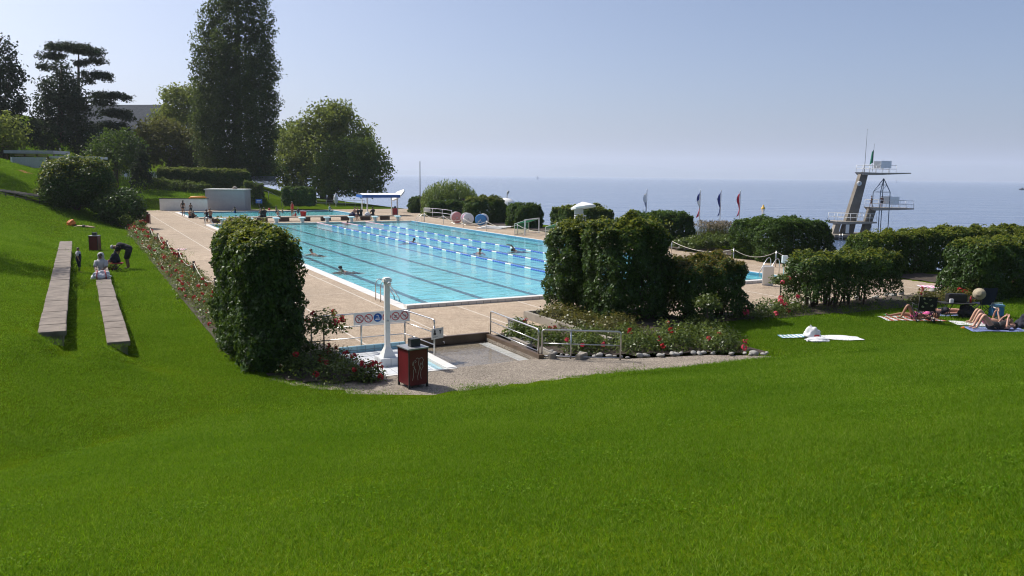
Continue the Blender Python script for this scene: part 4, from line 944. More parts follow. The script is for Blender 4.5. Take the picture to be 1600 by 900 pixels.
# white wall and grey box behind the small pool
t = thing('wall', 'low white wall of two panels left of the grey box', 'wall', G(250, 329), R(2)); kk = 97/1241
for i in range(2):
    b = MB(); b.box((1.45+2.87*i, 0, .72), (2.85, .18, 1.42), bev=.01); b.build('panel', WHITE, t)
b = MB(); b.box((2.9, .05, 1.475), (5.9, .4, .08)); b.build('capping', DARKMETAL, t)
t = thing('pump_house', 'windowless grey box hut behind the small pool', 'hut', G(320, 328.5), R(5))
b = MB(); b.box((2.5, 1.6, 1.25), (4.75, 3.2, 2.5)); b.build('body', paint('grey render', (.33, .33, .35), .85, .08, 1.2, bmp=.1), t)
b = MB(); b.box((2.5, 1.6, 2.58), (5.0, 3.45, .12), bev=.01); b.build('roof', OFFWHITE, t)
b = MB(); b.box((.09, 1.5, 1.3), (.05, 1.5, 2.1)); b.build('door', WHITE, t)
b = MB(); b.lathe([(.28, 0), (.30, .18), (.12, .34), (.02, .36)], (3.4, 1.4, 2.64), 10); b.build('roof_vent', CONCRETE, t)
b = MB(); b.tube([(0, 0, 0), (.3, 0, .14), (1.9, 0, .18), (2.2, 0, .08)], [.03, .12, .13, .04], 8); tag(b.build('rescue_board', paint('orange board', (.75, .33, .05), .5), None, G(295, 329)+Vector((0, .12, 1.50)), R(2)), 'orange rescue board lying on the white wall', 'board')
# flags, jetty, tower, boats
b = MB(); jt = D(1088, 372.5, 108); b.box((0, 0, -.2), (14, 5, .4)); b.box((-2, -18, -.25), (4, 34, .3)); b.box((0, 0, -.75), (13, 4.6, .7)); tag(b.build('jetty', CONCRETE, None, (jt.x+2, jt.y, -3.45), R(-4)), 'pale concrete jetty in the lake carrying the flagpoles', 'jetty')
def flag(label, px, cols, dx=0):
    p = D(px, 372, 108); t = thing('flagpole', label, 'flagpole', (p.x, p.y, -3.45)); H = 6.4
    b = MB(); b.lathe([(.07, 0), (.045, H), (.08, H+.02), (.08, H+.1), (.01, H+.14)], n=8); b.build('pole', WHITE, t)
    for i, (m_, a, e) in enumerate(cols):
        b = MB(); b.grid(lambda s, q: Vector((-.05-(.10+.36*s)*(.55+.45*math.sin((a+(e-a)*q)*2.4))*(.35+.65*s), .10*math.sin(s*9+q*2), H-.15-(a+(e-a)*q)-.35*s)), 9, 6); b.build('cloth', m_, t)
FW, FR, FB = paint('flag white', (.75, .75, .75), .8), paint('flag red', (.55, .02, .05), .8), paint('flag blue', (.02, .035, .22), .8)
flag('flagpole with limp French tricolour on the jetty', 1091.5, ((FB, 0, .95), (FW, .95, 2.0), (FR, 2.0, 3.2)))
flag('flagpole with limp dark blue flag on the jetty', 1123.5, ((FB, 0, 3.0),))
flag('flagpole with limp red flag, rightmost on the jetty', 1153.5, ((FR, 0, 1.5), (FR, 1.5, 3.0)))
flag('flagpole with limp pale flag rising behind a rounded hedge', 1008.5, ((FW, 0.1, 1.3), (paint('flag grey blue', (.20, .25, .38), .8), 1.3, 2.8)))
# diving tower
TD = 120.; TO = D(1330, 365, TD)
def T(px, py, dy=0.): p = D(px, py, TD); return Vector((p.x-TO.x, dy, p.z-TO.z))
t = thing('diving_tower', 'concrete diving tower with two leaning pylons standing in the lake', 'diving tower', TO)
b = MB(); b.box((.4, 0, -.18), (8.4, 6.5, .36)); b.build('base', DARKCONC, t)
b = MB()
for x in (-3, 0, 3): b.box((x, 0, -1.0), (1.6, 5.5, 1.3))
b.build('pier', paint('dark concrete', (.05, .048, .045), .7, .3, 1), t)  # much darker concrete than the base slab above
def slab(pts, dep, name, m_, y0=None):
    b = MB(); n = len(pts); F = [T(*p, -dep/2) for p in pts]; Bk = [Vector((q.x, dep/2, q.z)) for q in F]
    b.add(F+Bk, [tuple(range(n))[::-1], tuple(range(n, 2*n))]+[(i, (i+1) % n, n+(i+1) % n, n+i) for i in range(n)]); return b.build(name, m_, t)
slab([(1313, 365), (1331, 365), (1354, 272), (1343, 272)], 1.1, 'pylon', DARKCONC)
slab([(1345, 365), (1355, 365), (1367.5, 326), (1357, 326)], 1.0, 'pylon', DARKCONC)
slab([(1341, 269), (1371, 270), (1417, 270), (1417, 271.5), (1368, 273.5), (1345, 273.5)], 2.6, 'platform', CONCRETE)
slab([(1355.5, 323.5), (1421, 325), (1421, 326.8), (1392, 327.8), (1360, 328.5)], 2.8, 'platform', CONCRETE)
slab([(1299, 345), (1362, 346), (1362, 348), (1303, 349.5)], 3.6, 'platform', CONCRETE)
slab([(1299, 364.8), (1308, 364.8), (1312, 349.4), (1304, 349.4)], 1.0, 'support', CONCRETE)
def trail(name, pts, h, dep, posts):
    for s in (-dep/2, dep/2):
        b = MB()
        for f in (.5, 1.): b.tube([Vector((T(*p).x, s, T(*p).z+h*f)) for p in pts], .035, 5)
        for i in range(posts+1):
            f = i/posts; a = T(*pts[0]).lerp(T(*pts[-1]), f); b.tube([Vector((a.x, s, a.z)), Vector((a.x, s, a.z+h))], .03, 5)
        b.build(name, WHITE, t)
trail('railing', [(1343, 269), (1394, 270)], 1.05, 2.4, 5); trail('railing', [(1357, 323.5), (1420.5, 325)], 1.1, 2.6, 6); trail('railing', [(1301, 345), (1361, 346)], 1.2, 3.4, 6)
for (a, b1, c, d_) in ((1371, 251.5, 1386.5, 263), (1385.5, 307, 1398.5, 319.5)):
    b = MB(); p, q = T(a, b1), T(c, d_); m_ = (p+q)/2; b.box((m_.x, 1.15, m_.z), (q.x-p.x, .06, p.z-q.z)); b.box((m_.x, -1.2, m_.z), (q.x-p.x, .05, p.z-q.z)); b.build('screen_panel', WHITE, t)
b = MB(); b.lathe([(.05, 0), (.04, 3), (.015, 6.2), (.05, 6.25), (.01, 6.35)], T(1350.5, 269), 6); b.build('antenna', GREYMETAL, t)
b = MB(); a = T(1363, 268); b.lathe([(.03, 0), (.02, 4.0), (.05, 4.05), (.01, 4.1)], a, 6); b.build('flag_staff', GREYMETAL, t)
b = MB(); b.grid(lambda s, q: a+Vector((-.03-.42*s*(.5+.5*q), .1*math.sin(s*8), 3.2-1.9*q-.3*s)), 6, 6); b.build('flag', paint('flag green', (.02, .19, .12), .8), t)
b = MB(); p = T(1340, 286.5, -.58); b.lathe([(.36, -.03), (.36, .03)], p, 18, Matrix.Rotation(R(90), 4, 'X')); b.build('round_sign', WHITE, t)
b = MB(); b.tube([p+Vector((-.10, -.04, .14)), p+Vector((.08, -.04, .14)), p+Vector((-.02, -.04, 0)), p+Vector((.1, -.04, -.08)), p+Vector((-.1, -.04, -.16))], .03, 4); b.build('sign_mark', DARKMETAL, t)
b = MB(); A_ = T(1381, 279)
for sy in (-1.2, 1.2):
    for (x1, x2) in ((1370, 1366), (1385, 1381)):
        m1 = T(x1, 300, sy); m2 = T(x2, 366, sy); b.tube([A_, m1, m2+Vector((0, 0, -.6))], .06, 6)
    b.tube([T(1370, 300, sy), T(1385, 300, sy)], .04, 5); b.tube([T(1376, 289, sy*.5), T(1383, 289, sy*.5)], .04, 5); b.tube([T(1370, 300, sy), T(1383, 289, sy*.5)], .03, 5)
b.tube([T(1370, 300, -1.2), T(1370, 300, 1.2)], .04, 5); b.tube([T(1385, 300, -1.2), T(1385, 300, 1.2)], .04, 5)
b.build('steel_mast', paint('blue grey steel', (.09, .13, .18), .5, .15), t)
b = MB()
for s in (-.25, .25): b.tube([Vector((T(1300, 365).x+s, -3.3, .2)), Vector((T(1300, 365).x+s, -3.3, -1.6))], .03, 5)
for i in range(5): b.tube([Vector((T(1300, 365).x-.25, -3.3, -.1-.3*i)), Vector((T(1300, 365).x+.25, -3.3, -.1-.3*i))], .025, 5)
b.build('ladder', STEEL, t)
b = MB(); b.box((T(1317, 360).x, -1.6, .8), (.5, .05, 1.3)); b.build('notice', WHITE, t)
def buoy(label, px, py, s):
    p = G(px, py, LAKE_Z); k = p.y/1241*s; t = thing('buoy', label, 'buoy', p); b = MB(); b.lathe([(.1, -.4), (.42, -.15), (.5, .1), (.42, .4), (.2, .62), (.17, .95), (.1, 1.02)], n=14); o = b.build('float', YELLOW, t); o.scale = (k,)*3
    b = MB(); b.lathe([(.22, -.5), (.22, -.35), (.1, -.3)], n=8); o = b.build('weight', DARKMETAL, t); o.scale = (k,)*3
buoy('yellow buoy floating in open water, right of the flagpoles', 1192.5, 326.5, 6.2)
buoy('yellow buoy just above the long low hedge, right of the tower', 1476, 366, 6.0)
buoy('yellow buoy at the right edge above the hedge', 1577.5, 362, 6.0)
def sail(label, px, d, h):
    p = D(px, 276, d); t = thing('sailboat', label, 'sailboat', (p.x, p.y, LAKE_Z)); k = h/10
    b = MB(); b.add([Vector(q)*k for q in ((-3, -.9, .9), (3.6, 0, 1.1), (-3, .9, .9), (-2.6, -.6, -.2), (2.8, 0, -.2), (-2.6, .6, -.2))], [(0, 1, 4, 3), (1, 2, 5, 4), (2, 0, 3, 5), (0, 2, 1)]); b.build('hull', WHITE, t)
    b = MB(); b.add([Vector(q)*k for q in ((.2, 0, 1.6), (.2, 0, 10), (-2.6, .15, 1.7), (-1.2, .35, 4))], [(0, 1, 3), (0, 3, 2), (3, 1, 2)]); b.add([Vector(q)*k for q in ((.4, 0, 9), (3.3, 0, 1.4), (.7, .3, 1.6))], [(0, 1, 2)]); b.build('sail', WHITE, t)
    b = MB(); b.tube([Vector((.3, 0, .9))*k, Vector((.3, 0, 10.2))*k], .06*k, 5); b.build('mast', GREYMETAL, t)
sail('tiny white sailboat on the horizon above the lake hedges', 840, 2300, 11)
sail('tiny white sailboat on the horizon behind the diving tower', 1401, 2600, 9)
p = G(1597, 296.5, LAKE_Z); t = thing('motorboat', 'dark motorboat on the lake at the right edge', 'motorboat', p); k = p.y/1241
b = MB(); b.prism([(-4*k, -1.5*k), (3*k, -1.5*k), (6*k, 0), (3*k, 1.5*k), (-4*k, 1.5*k)], -.2*k, 1.6*k); b.build('hull', DARKMETAL, t); b = MB(); b.box((0, 0, 2.4*k), (3*k, 1.8*k, 1.6*k), bev=.2*k); b.build('cabin', GREYMETAL, t)
# ------------------------------------------------------------------ footbath, shower, rails
def LP(v, u, z): return (v, u, z)
def brick_mat(name, c1, c2, mo, w_, h_, ms=.01, rough=.4, rot=(0, 0, 0), spec=.3):
    m, nt, b = new_mat(name); co = coords(nt); mp = nt.nodes.new('ShaderNodeMapping'); mp.inputs['Rotation'].default_value = rot; nt.links.new(co, mp.inputs[0])
    br = nt.nodes.new('ShaderNodeTexBrick'); br.offset = 0; br.inputs['Scale'].default_value = 1; br.inputs['Brick Width'].default_value = w_; br.inputs['Row Height'].default_value = h_; br.inputs['Mortar Size'].default_value = ms
    br.inputs['Color1'].default_value = (*c1, 1); br.inputs['Color2'].default_value = (*c2, 1); br.inputs['Mortar'].default_value = (*mo, 1); nt.links.new(mp.outputs[0], br.inputs['Vector'])
    b.inputs['Specular IOR Level'].default_value = spec
    nt.links.new(mixc(nt, 1., br.outputs[0], ramp(nt, noise(nt, 3, 5, .6, co), (.82, .82, .82), (1.05, 1.05, 1.05), .3, .7), 'MULTIPLY'), b.inputs['Base Color']); b.inputs['Roughness'].default_value = rough; return m
TILE_W = brick_mat('white tiles', (.62, .64, .66), (.70, .71, .72), (.36, .38, .40), .3, .3)
TILE_B = brick_mat('pale blue tiles', (.22, .42, .52), (.30, .50, .58), (.15, .22, .26), .24, .4, rot=(R(90), 0, 0))
TILE_B2 = brick_mat('pale blue floor tiles', (.28, .47, .55), (.36, .54, .6), (.18, .25, .28), .24, .24)
t = thing('shower_tray', 'white tiled shower tray with a pale blue tiled edge', 'shower tray', W(18.9, 6.8, 0), PHI); ov, ou = 6.8, 18.9
b = MB(); b.box((-.06, .0, -.11), (1.76, 2.9, .1)); b.build('floor', TILE_W, t)
b = MB(); b.box((-.03, 1.475, -.02), (1.85, .1, .24)); b.build('back_kerb', TILE_B, t)
b = MB(); b.box((.98, -.02, -.06), (.26, 2.96, .16)); b.build('side_rim', OFFWHITE, t)
b = MB(); b.box((.76, -.35, -.058), (.16, 2.1, .02)); b.build('drain_strip', TILE_B2, t)
b = MB(); b.box((.06, -1.53, -.07), (2.1, .1, .15)); b.build('front_rim', OFFWHITE, t)
WETC = paint('wet brown concrete', (.10, .065, .04), .45, .45, 1.6, bmp=.2, detail=8)
t = thing('footbath', 'shallow footbath of brown concrete with a thin film of water', 'footbath', W(18.9, 9.05, 0), PHI)
b = MB(); b.box((.03, 0, -.17), (2.24, 3.0, .1)); b.build('floor', speckle('footbath floor', (.16, .13, .10), (.26, .22, .17), (.34, .29, .23), 40, .5)[0], t)
m_ = b  # floor colour link
fm = bpy.data.materials['footbath floor']; bb = fm.node_tree.nodes['Principled BSDF']; fm.node_tree.links.new([n for n in fm.node_tree.nodes if n.type == 'MIX'][-1].outputs[2], bb.inputs['Base Color'])
b = MB(); b.box((.08, 1.55, .0), (2.42, .13, .27), bev=.012); b.build('back_wall', WETC, t)
b = MB(); b.box((1.24, -.06, -.02), (.16, 3.06, .24), bev=.012); b.build('side_kerb', WETC, t)
b = MB(); b.box((.98, -.1, -.115), (.3, 2.7, .02)); b.build('tile_strip', TILE_W, t)
b = MB(); b.tube([(-.2, 1.48, .0), (-.2, 1.40, .0), (-.2, 1.38, -.04)], .015, 6); b.build('spout', STEEL, t)
b = MB(); b.add([(-1.06, -1.5, -.085), (1.15, -1.5, -.085), (1.15, 1.48, -.085), (-1.06, 1.48, -.085)], [(0, 1, 2, 3)])
struct(b.build('water', water_mat('footbath water', (.95, .95, .93), 4., .12), None, W(18.9, 9.05, 0), PHI))
t = thing('shower', 'white shower column on a tiled base above the white tray', 'shower', W(18.7, 6.6, -.06), PHI)
b = MB(); b.box((0, 0, .10), (.52, .52, .2), bev=.01); b.build('tile_base', TILE_W, t)
b = MB(); b.lathe([(.24, .2), (.17, .32), (.10, .44), (.085, .5)], n=4, M=Matrix.Rotation(R(45), 4, 'Z')); b.smooth = [False]*len(b.smooth); b.build('foot', WHITE, t)
b = MB(); b.box((0, 0, 1.28), (.125, .125, 1.66), bev=.012); b.build('column', WHITE, t)
b = MB(); b.box((.0, -.01, 2.14), (.20, .22, .14), bev=.03); b.tube([(0, -.13, 2.1), (0, -.2, 2.06)], [.03, .05], 8); b.build('shower_head', WHITE, t)
b = MB(); b.lathe([(.022, 0), (.022, .03), (.01, .035)], (0, -.063, 1.12), 10, Matrix.Rotation(R(90), 4, 'X')); b.build('push_button', STEEL, t)
def curve(pts, n=5, r=.12):
    """Rounds the corners of a bent rail."""
    P = [Vector(p) for p in pts]; out = [P[0]]
    for a, b_, c in zip(P, P[1:], P[2:]):
        d1 = (a-b_); d2 = (c-b_); k = min(r, d1.length*.45, d2.length*.45); s = b_+d1.normalized()*k; e = b_+d2.normalized()*k
        for i in range(n+1):
            f = i/n; out.append(s.lerp(b_, f).lerp(b_.lerp(e, f), f))
    return out+[P[-1]]
t = thing('handrail', 'steel handrail behind the shower carrying the row of pictograms', 'handrail', W(20.5, 6.5, 0), PHI)
def r_(u, v, z): return (v-6.5, u-20.5, z)
for z in (.96, .62, .30):
    pts = [r_(20.5, 5.15, 0 if z > .9 else z), r_(20.5, 5.15, z), r_(20.5, 7.75, z), r_(18.8, 7.92, z), r_(18.8, 7.92, z-.2 if z > .9 else z)]
    if z < .9: pts = pts[1:4]
    b = MB(); b.tube(curve(pts, r=.28 if z > .9 else .15), .021 if z > .9 else .014, 8); b.build('rail', STEEL, t)
for (u, v) in ((20.5, 6.5), (20.5, 7.75), (18.8, 7.92)):
    b = MB(); b.tube([r_(u, v, -.1), r_(u, v, .95 if u > 19 else .80)], .024, 8); b.build('post', STEEL, t)
def rail2(label, stn, h, zs, down=(True, True)):
    t = thing('handrail', label, 'handrail', W(*stn[0], 0), PHI); o = stn[0]
    f = lambda q, z: (q[1]-o[1], q[0]-o[0], z)
    pts = ([f(stn[0], -.05)] if down[0] else [])+[f(q, h) for q in stn]+([f(stn[-1], -.05)] if down[1] else [])
    b = MB(); b.tube(curve(pts, r=.09), .023, 8); b.build('rail', STEEL, t)
    for z in zs: b = MB(); b.tube([f(q, z) for q in stn], .014, 8); b.build('rail', STEEL, t)
    for q in stn[(1 if down[0] else 0):(-1 if down[1] else None)]: b = MB(); b.tube([f(q, -.05), f(q, h)], .02, 8); b.build('post', STEEL, t)
rail2('steel handrail running down beside the footbath to the curved rail', [(20.5, 10.42), (17.5, 10.30)], .74, (.44, .16))
rail2('steel handrail across the path in front of the rose bed', [(17.42, 10.36), (17.0, 10.98), (16.3, 12.05)], .74, (.38, .05))
# row of pictograms
t = thing('sign_board', 'white board of six round bathing rule pictograms on the handrail', 'sign', W(20.46, 7.08, .82), PHI)
PW, PH_ = 1.60, .34
b = MB(); b.box((0, 0, 0), (PW, .015, PH_), bev=.003); b.build('panel', WHITE, t)
SRED = paint('sign red', (.50, .012, .03), .5, .05); SBLUE = paint('sign blue', (.015, .12, .42), .5, .05); SBLK = paint('sign black', (.03, .03, .035), .5)
for i in range(6):
    x = -PW/2+.16+i*.256; y = -.0085; b = MB(); Mx = Matrix.Rotation(R(90), 4, 'X')
    if i == 2:
        b.mi = 0; b.lathe([(.118, -.002), (.118, .002)], (x, y, 0), 28, Mx); b.mi = 1
        b.box((x, y-.004, -.045), (.14, .004, .02)); b.box((x, y-.004, -.012), (.11, .004, .014)); b.tube([(x+.02, y-.004, .01), (x+.02, y-.004, .06), (x-.02, y-.004, .075)], .008, 5); b.box((x-.02, y-.004, .055), (.05, .004, .012))
        b.build('pictogram', [SBLUE, WHITE], t)
    else:
        q = [(x+.106*math.cos(a), y-.002, .106*math.sin(a)) for a in np.linspace(0, 2*math.pi, 33)]; b.tube(q, .012, 5, False)
        b.mi = 1
        if i == 0: b.tube([(x-.04, y-.002, -.06), (x, y-.002, 0), (x+.03, y-.002, .05)], .006, 5); b.ball((x+.045, y-.002, .06), .011, 5, (1, .3, 1))
        elif i == 1: b.tube([(x-.05, y-.002, -.02), (x, y-.002, .02), (x+.05, y-.002, .0)], 0.006, 5); b.ball((x-.03, y-.002, .045), .015, 5, (1, .3, 1))
        elif i == 3: b.tube([(x-.03, y-.002, -.05), (x-.01, y-.002, .03), (x+.04, y-.002, -.05)], .006, 5)
        elif i == 4: b.tube([(x-.05, y-.002, -.03), (x+.05, y-.002, -.03)], .007, 5); b.ball((x, y-.002, .01), .024, 6, (1.4, .2, .8))
        else: b.tube([(x-.05, y-.002, .01), (x+.02, y-.002, .02), (x+.05, y-.002, -.02)], .006, 5)
        b.mi = 0; b.tube([(x-.078, y-.004, .078), (x+.078, y-.004, -.078)], .010, 5)
        b.build('pictogram', [SRED, SBLK], t)
t = thing('dog_sign', 'small white sign with two black pictograms on the handrail end', 'sign', W(18.78, 7.96, .60), PHI+R(20))
b = MB(); b.box((.02, -.03, 0), (.42, .012, .28), bev=.003); b.build('panel', OFFWHITE, t)
b = MB(); y = -.039
b.box((-.08, y, .03), (.05, .004, .11)); b.box((-.11, y, -.005), (.03, .004, .06)); b.box((-.05, y, -.005), (.03, .004, .06)); b.ball((-.08, y, .095), .022, 5, (1, .2, 1))
b.tube([(.08, y, .08), (.11, y, .05), (.14, y, .08)], .014, 5); b.box((.11, y, .02), (.03, .004, .07)); b.build('pictogram', SBLK, t)
b = MB(); b.box((-.06, y, -.075), (.18, .004, .012)); b.box((-.09, y, -.10), (.12, .004, .010)); b.build('print', GREYMETAL, t)
# planter of concrete, box, kerbs
t = thing('planter', 'low concrete planter wall round the roses left of the tall hedges', 'planter', W(20.2, 12.8, 0), PHI)
b = MB(); b.box((0, 0, .07), (.14, 4.9, .34), bev=.015); b.build('side_wall', CONCRETE, t)
b = MB(); b.box((2.2, 2.42, .07), (4.24, .16, .34), bev=.015); b.build('back_wall', CONCRETE, t)
b = MB(); b.grid(lambda s, q: Vector((.08+4.2*s, -2.3+4.6*q, 0.17-.08*(s > .6)*(1-q)+.03*math.sin(s*20)*math.sin(q*17))), 16, 16); b.build('earth', M_SOIL, t)
b = MB(); b.box((0, 0, .2), (.42, .42, .4), bev=.01); b.box((0, 0, .415), (.46, .46, .03)); tag(b.build('concrete_block', paint('block grey', (.25, .25, .25), .8, .2, 3), None, W(20.55, 11.35, 0), PHI+R(4)), 'small grey concrete box with a lid beside the planter', 'concrete block')
for i, (u, v, L, rz) in enumerate(((17.6, 10.62, .9, 80), (16.9, 11.25, .42, 30), (19.0, 10.62, 1.0, 88))):
    b = MB(); b.box((0, 0, .05), (L, .16, .16), bev=.015); tag(b.build('kerb_stone', CONCRETE, None, W(u, v, 0), PHI+R(rz)), ['kerb stone at the foot of the curved handrail', 'short kerb stone under the curved handrail', 'longer kerb stone beside the footbath'][i], 'kerb stone')
# benches on the left slope
M_BENCH = paint('bench stone', (.185, .155, .13), .95, .38, 2.4, bmp=.5, detail=9)
for vc, wd, y0, y1, top in BENCHES:
    u0 = (y0-SU*vc)/CU; u1 = (y1-SU*vc)/CU; L = u1-u0; n = int(L/1.0)
    t = thing('stone_bench', 'long weathered stone bench on the left slope, %s' % ('upper and longer one' if top > .6 else 'lower one where the family sits'), 'bench', W((u0+u1)/2, vc, top), PHI)
    b = MB(); g = np.random.default_rng(int(top*100))
    for i in range(n): s = L/n; b.box((g.normal(0, .006), -L/2+(i+.5)*s, -.06+g.normal(0, .003)), (wd, s-.014, .12), bev=.012)
    b.build('seat', M_BENCH, t)
    b = MB(); b.box((0, 0, -.40), (wd-.12, L-.1, .56)); b.build('base', DARKCONC, t)
# ------------------------------------------------------------------ upper left: house, kiosk, fences
M_SLATE = brick_mat('slate', (.055, .065, .085), (.075, .085, .105), (.035, .04, .05), .5, .3, .02, .85, spec=.08)
t = thing('house', 'large grey house with a steep slate roof behind the cedar', 'house', D(196, 262, 176), R(-8)); z0 = t.location.z; Hh = D(200, 200, 176).z-z0; Rd = D(200, 160, 176).z-z0
b = MB(); b.box((-6, 6, Hh/2-1), (28, 12, Hh+2)); b.build('wall', paint('house wall', (.32, .33, .36), .9, .1, .4), t)
b = MB(); vs = [(-20.6, -.7, Hh-.2), (8.6, -.7, Hh-.2), (8.6, 12.7, Hh-.2), (-20.6, 12.7, Hh-.2), (-16, 6, Rd), (5.6, 6, Rd)]; b.add(vs, [(0, 1, 5, 4), (1, 2, 5), (2, 3, 4, 5), (3, 0, 4), (3, 2, 1, 0)]); b.build('roof', M_SLATE, t)
for i in range(7):
    w_ = MB(); x = -17+i*3.4; w_.box((x, -.02, Hh-2.2), (1.3, .12, 1.9)); f = w_.build('window', WHITE, t); w_ = MB(); w_.box((x, -.06, Hh-2.2), (1.1, .08, 1.7)); w_.build('pane', paint('window glass', (.05, .07, .09), .1), f)
kio = on(D(76, 264.5, 86)); t = thing('kiosk', 'low flat roofed wooden kiosk at the top of the left lawn', 'kiosk', kio, R(3)); k = 86/1241.
def kx(px): return (px-76)*k
def kz(py): return (264.5-py)*k
b = MB(); b.box(((kx(12)+kx(86))/2, 1.6, kz(236)), (kx(86)-kx(12), 3.6, .34)); b.build('roof', paint('roof felt', (.30, .31, .34), .8, .1), t)
b = MB(); b.box(((kx(79)+kx(145))/2, 1.6, kz(243.5)), (kx(145)-kx(79), 3.4, .26)); b.build('roof', paint('roof felt pale', (.42, .43, .45), .8, .1), t)
b = MB(); b.box((0, 3.0, .75), (8.8, .15, 1.6)); b.build('back_wall', paint('kiosk boards', (.16, .12, .085), .8, .2, 3), t)
for px in (14, 40, 58, 84, 112, 142):
    b = MB(); b.box((kx(px), .2, .5), (.14, .14, 2*kz(240 if px < 90 else 246)-.9)); b.build('post', BROWN, t)
b = MB(); b.box((kx(48), .5, kz(241)), (3.4, .25, .16)); b.build('beam', paint('pale beam', (.40, .30, .18), .7), t)
b = MB(); b.tube([(kx(88), 1, kz(235)), (kx(88), 1, kz(229))], .05, 6); b.build('flue', GREYMETAL, t)
t = thing('fence', 'pale board fence in front of the kiosk', 'fence', on(D(46, 266, 83)), R(2)); b = MB()
for i in range(18): b.box((-1.75+i*.2, 0, .5), (.19, .04, 1.1))
b.build('boards', paint('pale fence', (.40, .42, .42), .8, .12), t); b = MB(); b.box((-1.7, -.05, .45), (.12, .1, 1.2)); b.build('post', WHITE, t)
def picket(label, a, c, h, n, m_):
    t = thing('fence', label, 'fence', a); d = c-a; b = MB()
    for i in range(n): p = d*(i/(n-1)); b.box((p.x, p.y, h/2), (.09, .04, h))
    b.build('pickets', m_, t); b = MB(); b.tube([(0, .04, h*.8), (d.x, d.y+.04, d.z+h*.8)], .035, 5); b.tube([(0, .04, h*.3), (d.x, d.y+.04, d.z+h*.3)], .035, 5); b.build('rail', m_, t)
FENCEM = paint('white fence', (.55, .55, .53), .7, .1)
picket('white picket fence left of the cypress', on(D(179, 283, 121)), on(D(203, 281.5, 122)), 1.25, 10, FENCEM)
picket('white picket fence between the cypress and the long hedge', on(D(233, 283, 122)), on(D(252, 284, 122)), 1.25, 9, FENCEM)
picket('grey board fence right of the long clipped hedge', on(D(386, 298, 126)), on(D(432, 305, 126)), 1.4, 34, paint('grey fence', (.16, .17, .18), .8, .15))
t = thing('plastic_chair', 'white plastic chair by the picket fence', 'chair', on(D(198, 283, 119)), R(60))
b = MB(); b.box((0, 0, .42), (.5, .5, .05), bev=.02); b.build('seat', WHITE, t); b = MB(); b.box((0, .24, .75), (.48, .05, .6), M=Matrix.Rotation(R(-12), 4, 'X'), bev=.02); b.build('backrest', WHITE, t)
for sx in (-.2, .2):
    for sy in (-.2, .2): b = MB(); b.tube([(sx, sy, 0), (sx*.9, sy*.9, .42)], .03, 5); b.build('leg', WHITE, t)
t = thing('flower_shrub', 'small orange flowered shrub beside the picket fence', 'shrub', on(D(182, 280, 117))); g = np.random.default_rng(5)
P = g.normal(size=(500, 3))*[.5, .4, .45]+[0, 0, .9]; leaf_obj('foliage', P, unit(P-[0, 0, .9]), .2, .1, L_LIGHT, t, g=g); P = g.normal(size=(70, 3))*[.45, .35, .3]+[0, 0, 1.15]; leaf_obj('blossoms', P, unit(P-[0, 0, .9]), .16, .14, ORANGE, t, g=g)
pts = []
for px, py in ((-6, 301), (9, 303), (24, 306.5), (41, 310), (62, 313.5), (80, 314)): pts.append(land(px, py+5))
railing('railing', 'low dark wooden rail along the path at the left edge', pts, .42, (1, .5), paint('rail wood', (.09, .075, .06), .85), .035)
b = MB()
for i in range(9): b.box((i*.42, i*.10, -.06*i), (.34, 1.3, .10))
st = land(4, 300); tag(b.build('garden_steps', paint('step edge', (.16, .15, .14), .9, .3), None, st+Vector((-.4, 0, .12)), R(-8)), 'row of low garden steps descending at the left edge', 'steps')
# pieces of cloth and mats
def cloth(label, p, size, rz, mats, cat='towel', name='towel', wob=.02, stripes=0, group=None):
    L, Wd = size; b = MB(); n = 17; m = 9; sd_ = hash(label) % 7 if False else len(label) % 7
    z = lambda x, y: .022+wob*(.5+.5*math.sin(x*5+sd_)*math.cos(y*6+sd_*2))
    gh = lambda x, y: gz(p.x+x*math.cos(rz)-y*math.sin(rz), p.y+x*math.sin(rz)+y*math.cos(rz))-p.z
    vs = []; 
    for s in (0, -.012):
        for j in range(m):
            for i in range(n): x = L*(i/(n-1)-.5); y = Wd*(j/(m-1)-.5)*(1+.04*math.sin(i*1.3)); h = gh(x, y); h = 0 if h < -.6 else h; vs.append((x, y, h+z(x, y)+s))
    for j in range(m-1):
        for i in range(n-1):
            b.mi = (i % 2) if stripes and len(mats) > 1 else 0
            q = j*n+i; b.add([vs[q], vs[q+1], vs[q+n+1], vs[q+n]], [(0, 1, 2, 3)], True)
    b.mi = 0
    return tag(b.build(name, mats, None, p, rz), label, cat, group)
TEAL = paint('teal stripe', (.16, .34, .40), .9)
cloth('blue and white striped towel lying left of the white bag', land(1243, 527.5), (.95, .42), R(4), [TEAL, CLOTHW], stripes=1, wob=.05)
cloth('white towel spread on the lawn right of the white bag', land(1308, 529.5), (1.35, .62), R(-6), [CLOTHW], wob=.03)
def lump(name, label, cat, p, sz, m_, seed, rz=0, extra=None):
    t = thing(name, label, cat, p, rz); bm = bmesh.new(); bmesh.ops.create_icosphere(bm, subdivisions=4, radius=1); co = np.array([q.co for q in bm.verts]); wv = Waves(1.1, seed, 16)(co)*.17-np.abs(Waves(.7, seed+3, 16)(co))*.10+Waves(.28, seed+4, 16)(co)*.02
    for q, a in zip(bm.verts, wv):
        c = q.co*(1+a); q.co = Vector((c.x*sz[0]*(1-.3*max(0, c.z)), c.y*sz[1]*(1-.3*max(0, c.z)), max(0, (c.z+.55))*sz[2]))
    me = bpy.data.meshes.new('body'); bm.to_mesh(me); bm.free(); me.polygons.foreach_set('use_smooth', np.ones(len(me.polygons), bool)); me.materials.append(m_); o = bpy.data.objects.new('body', me); COL.objects.link(o); o.parent = t; return t
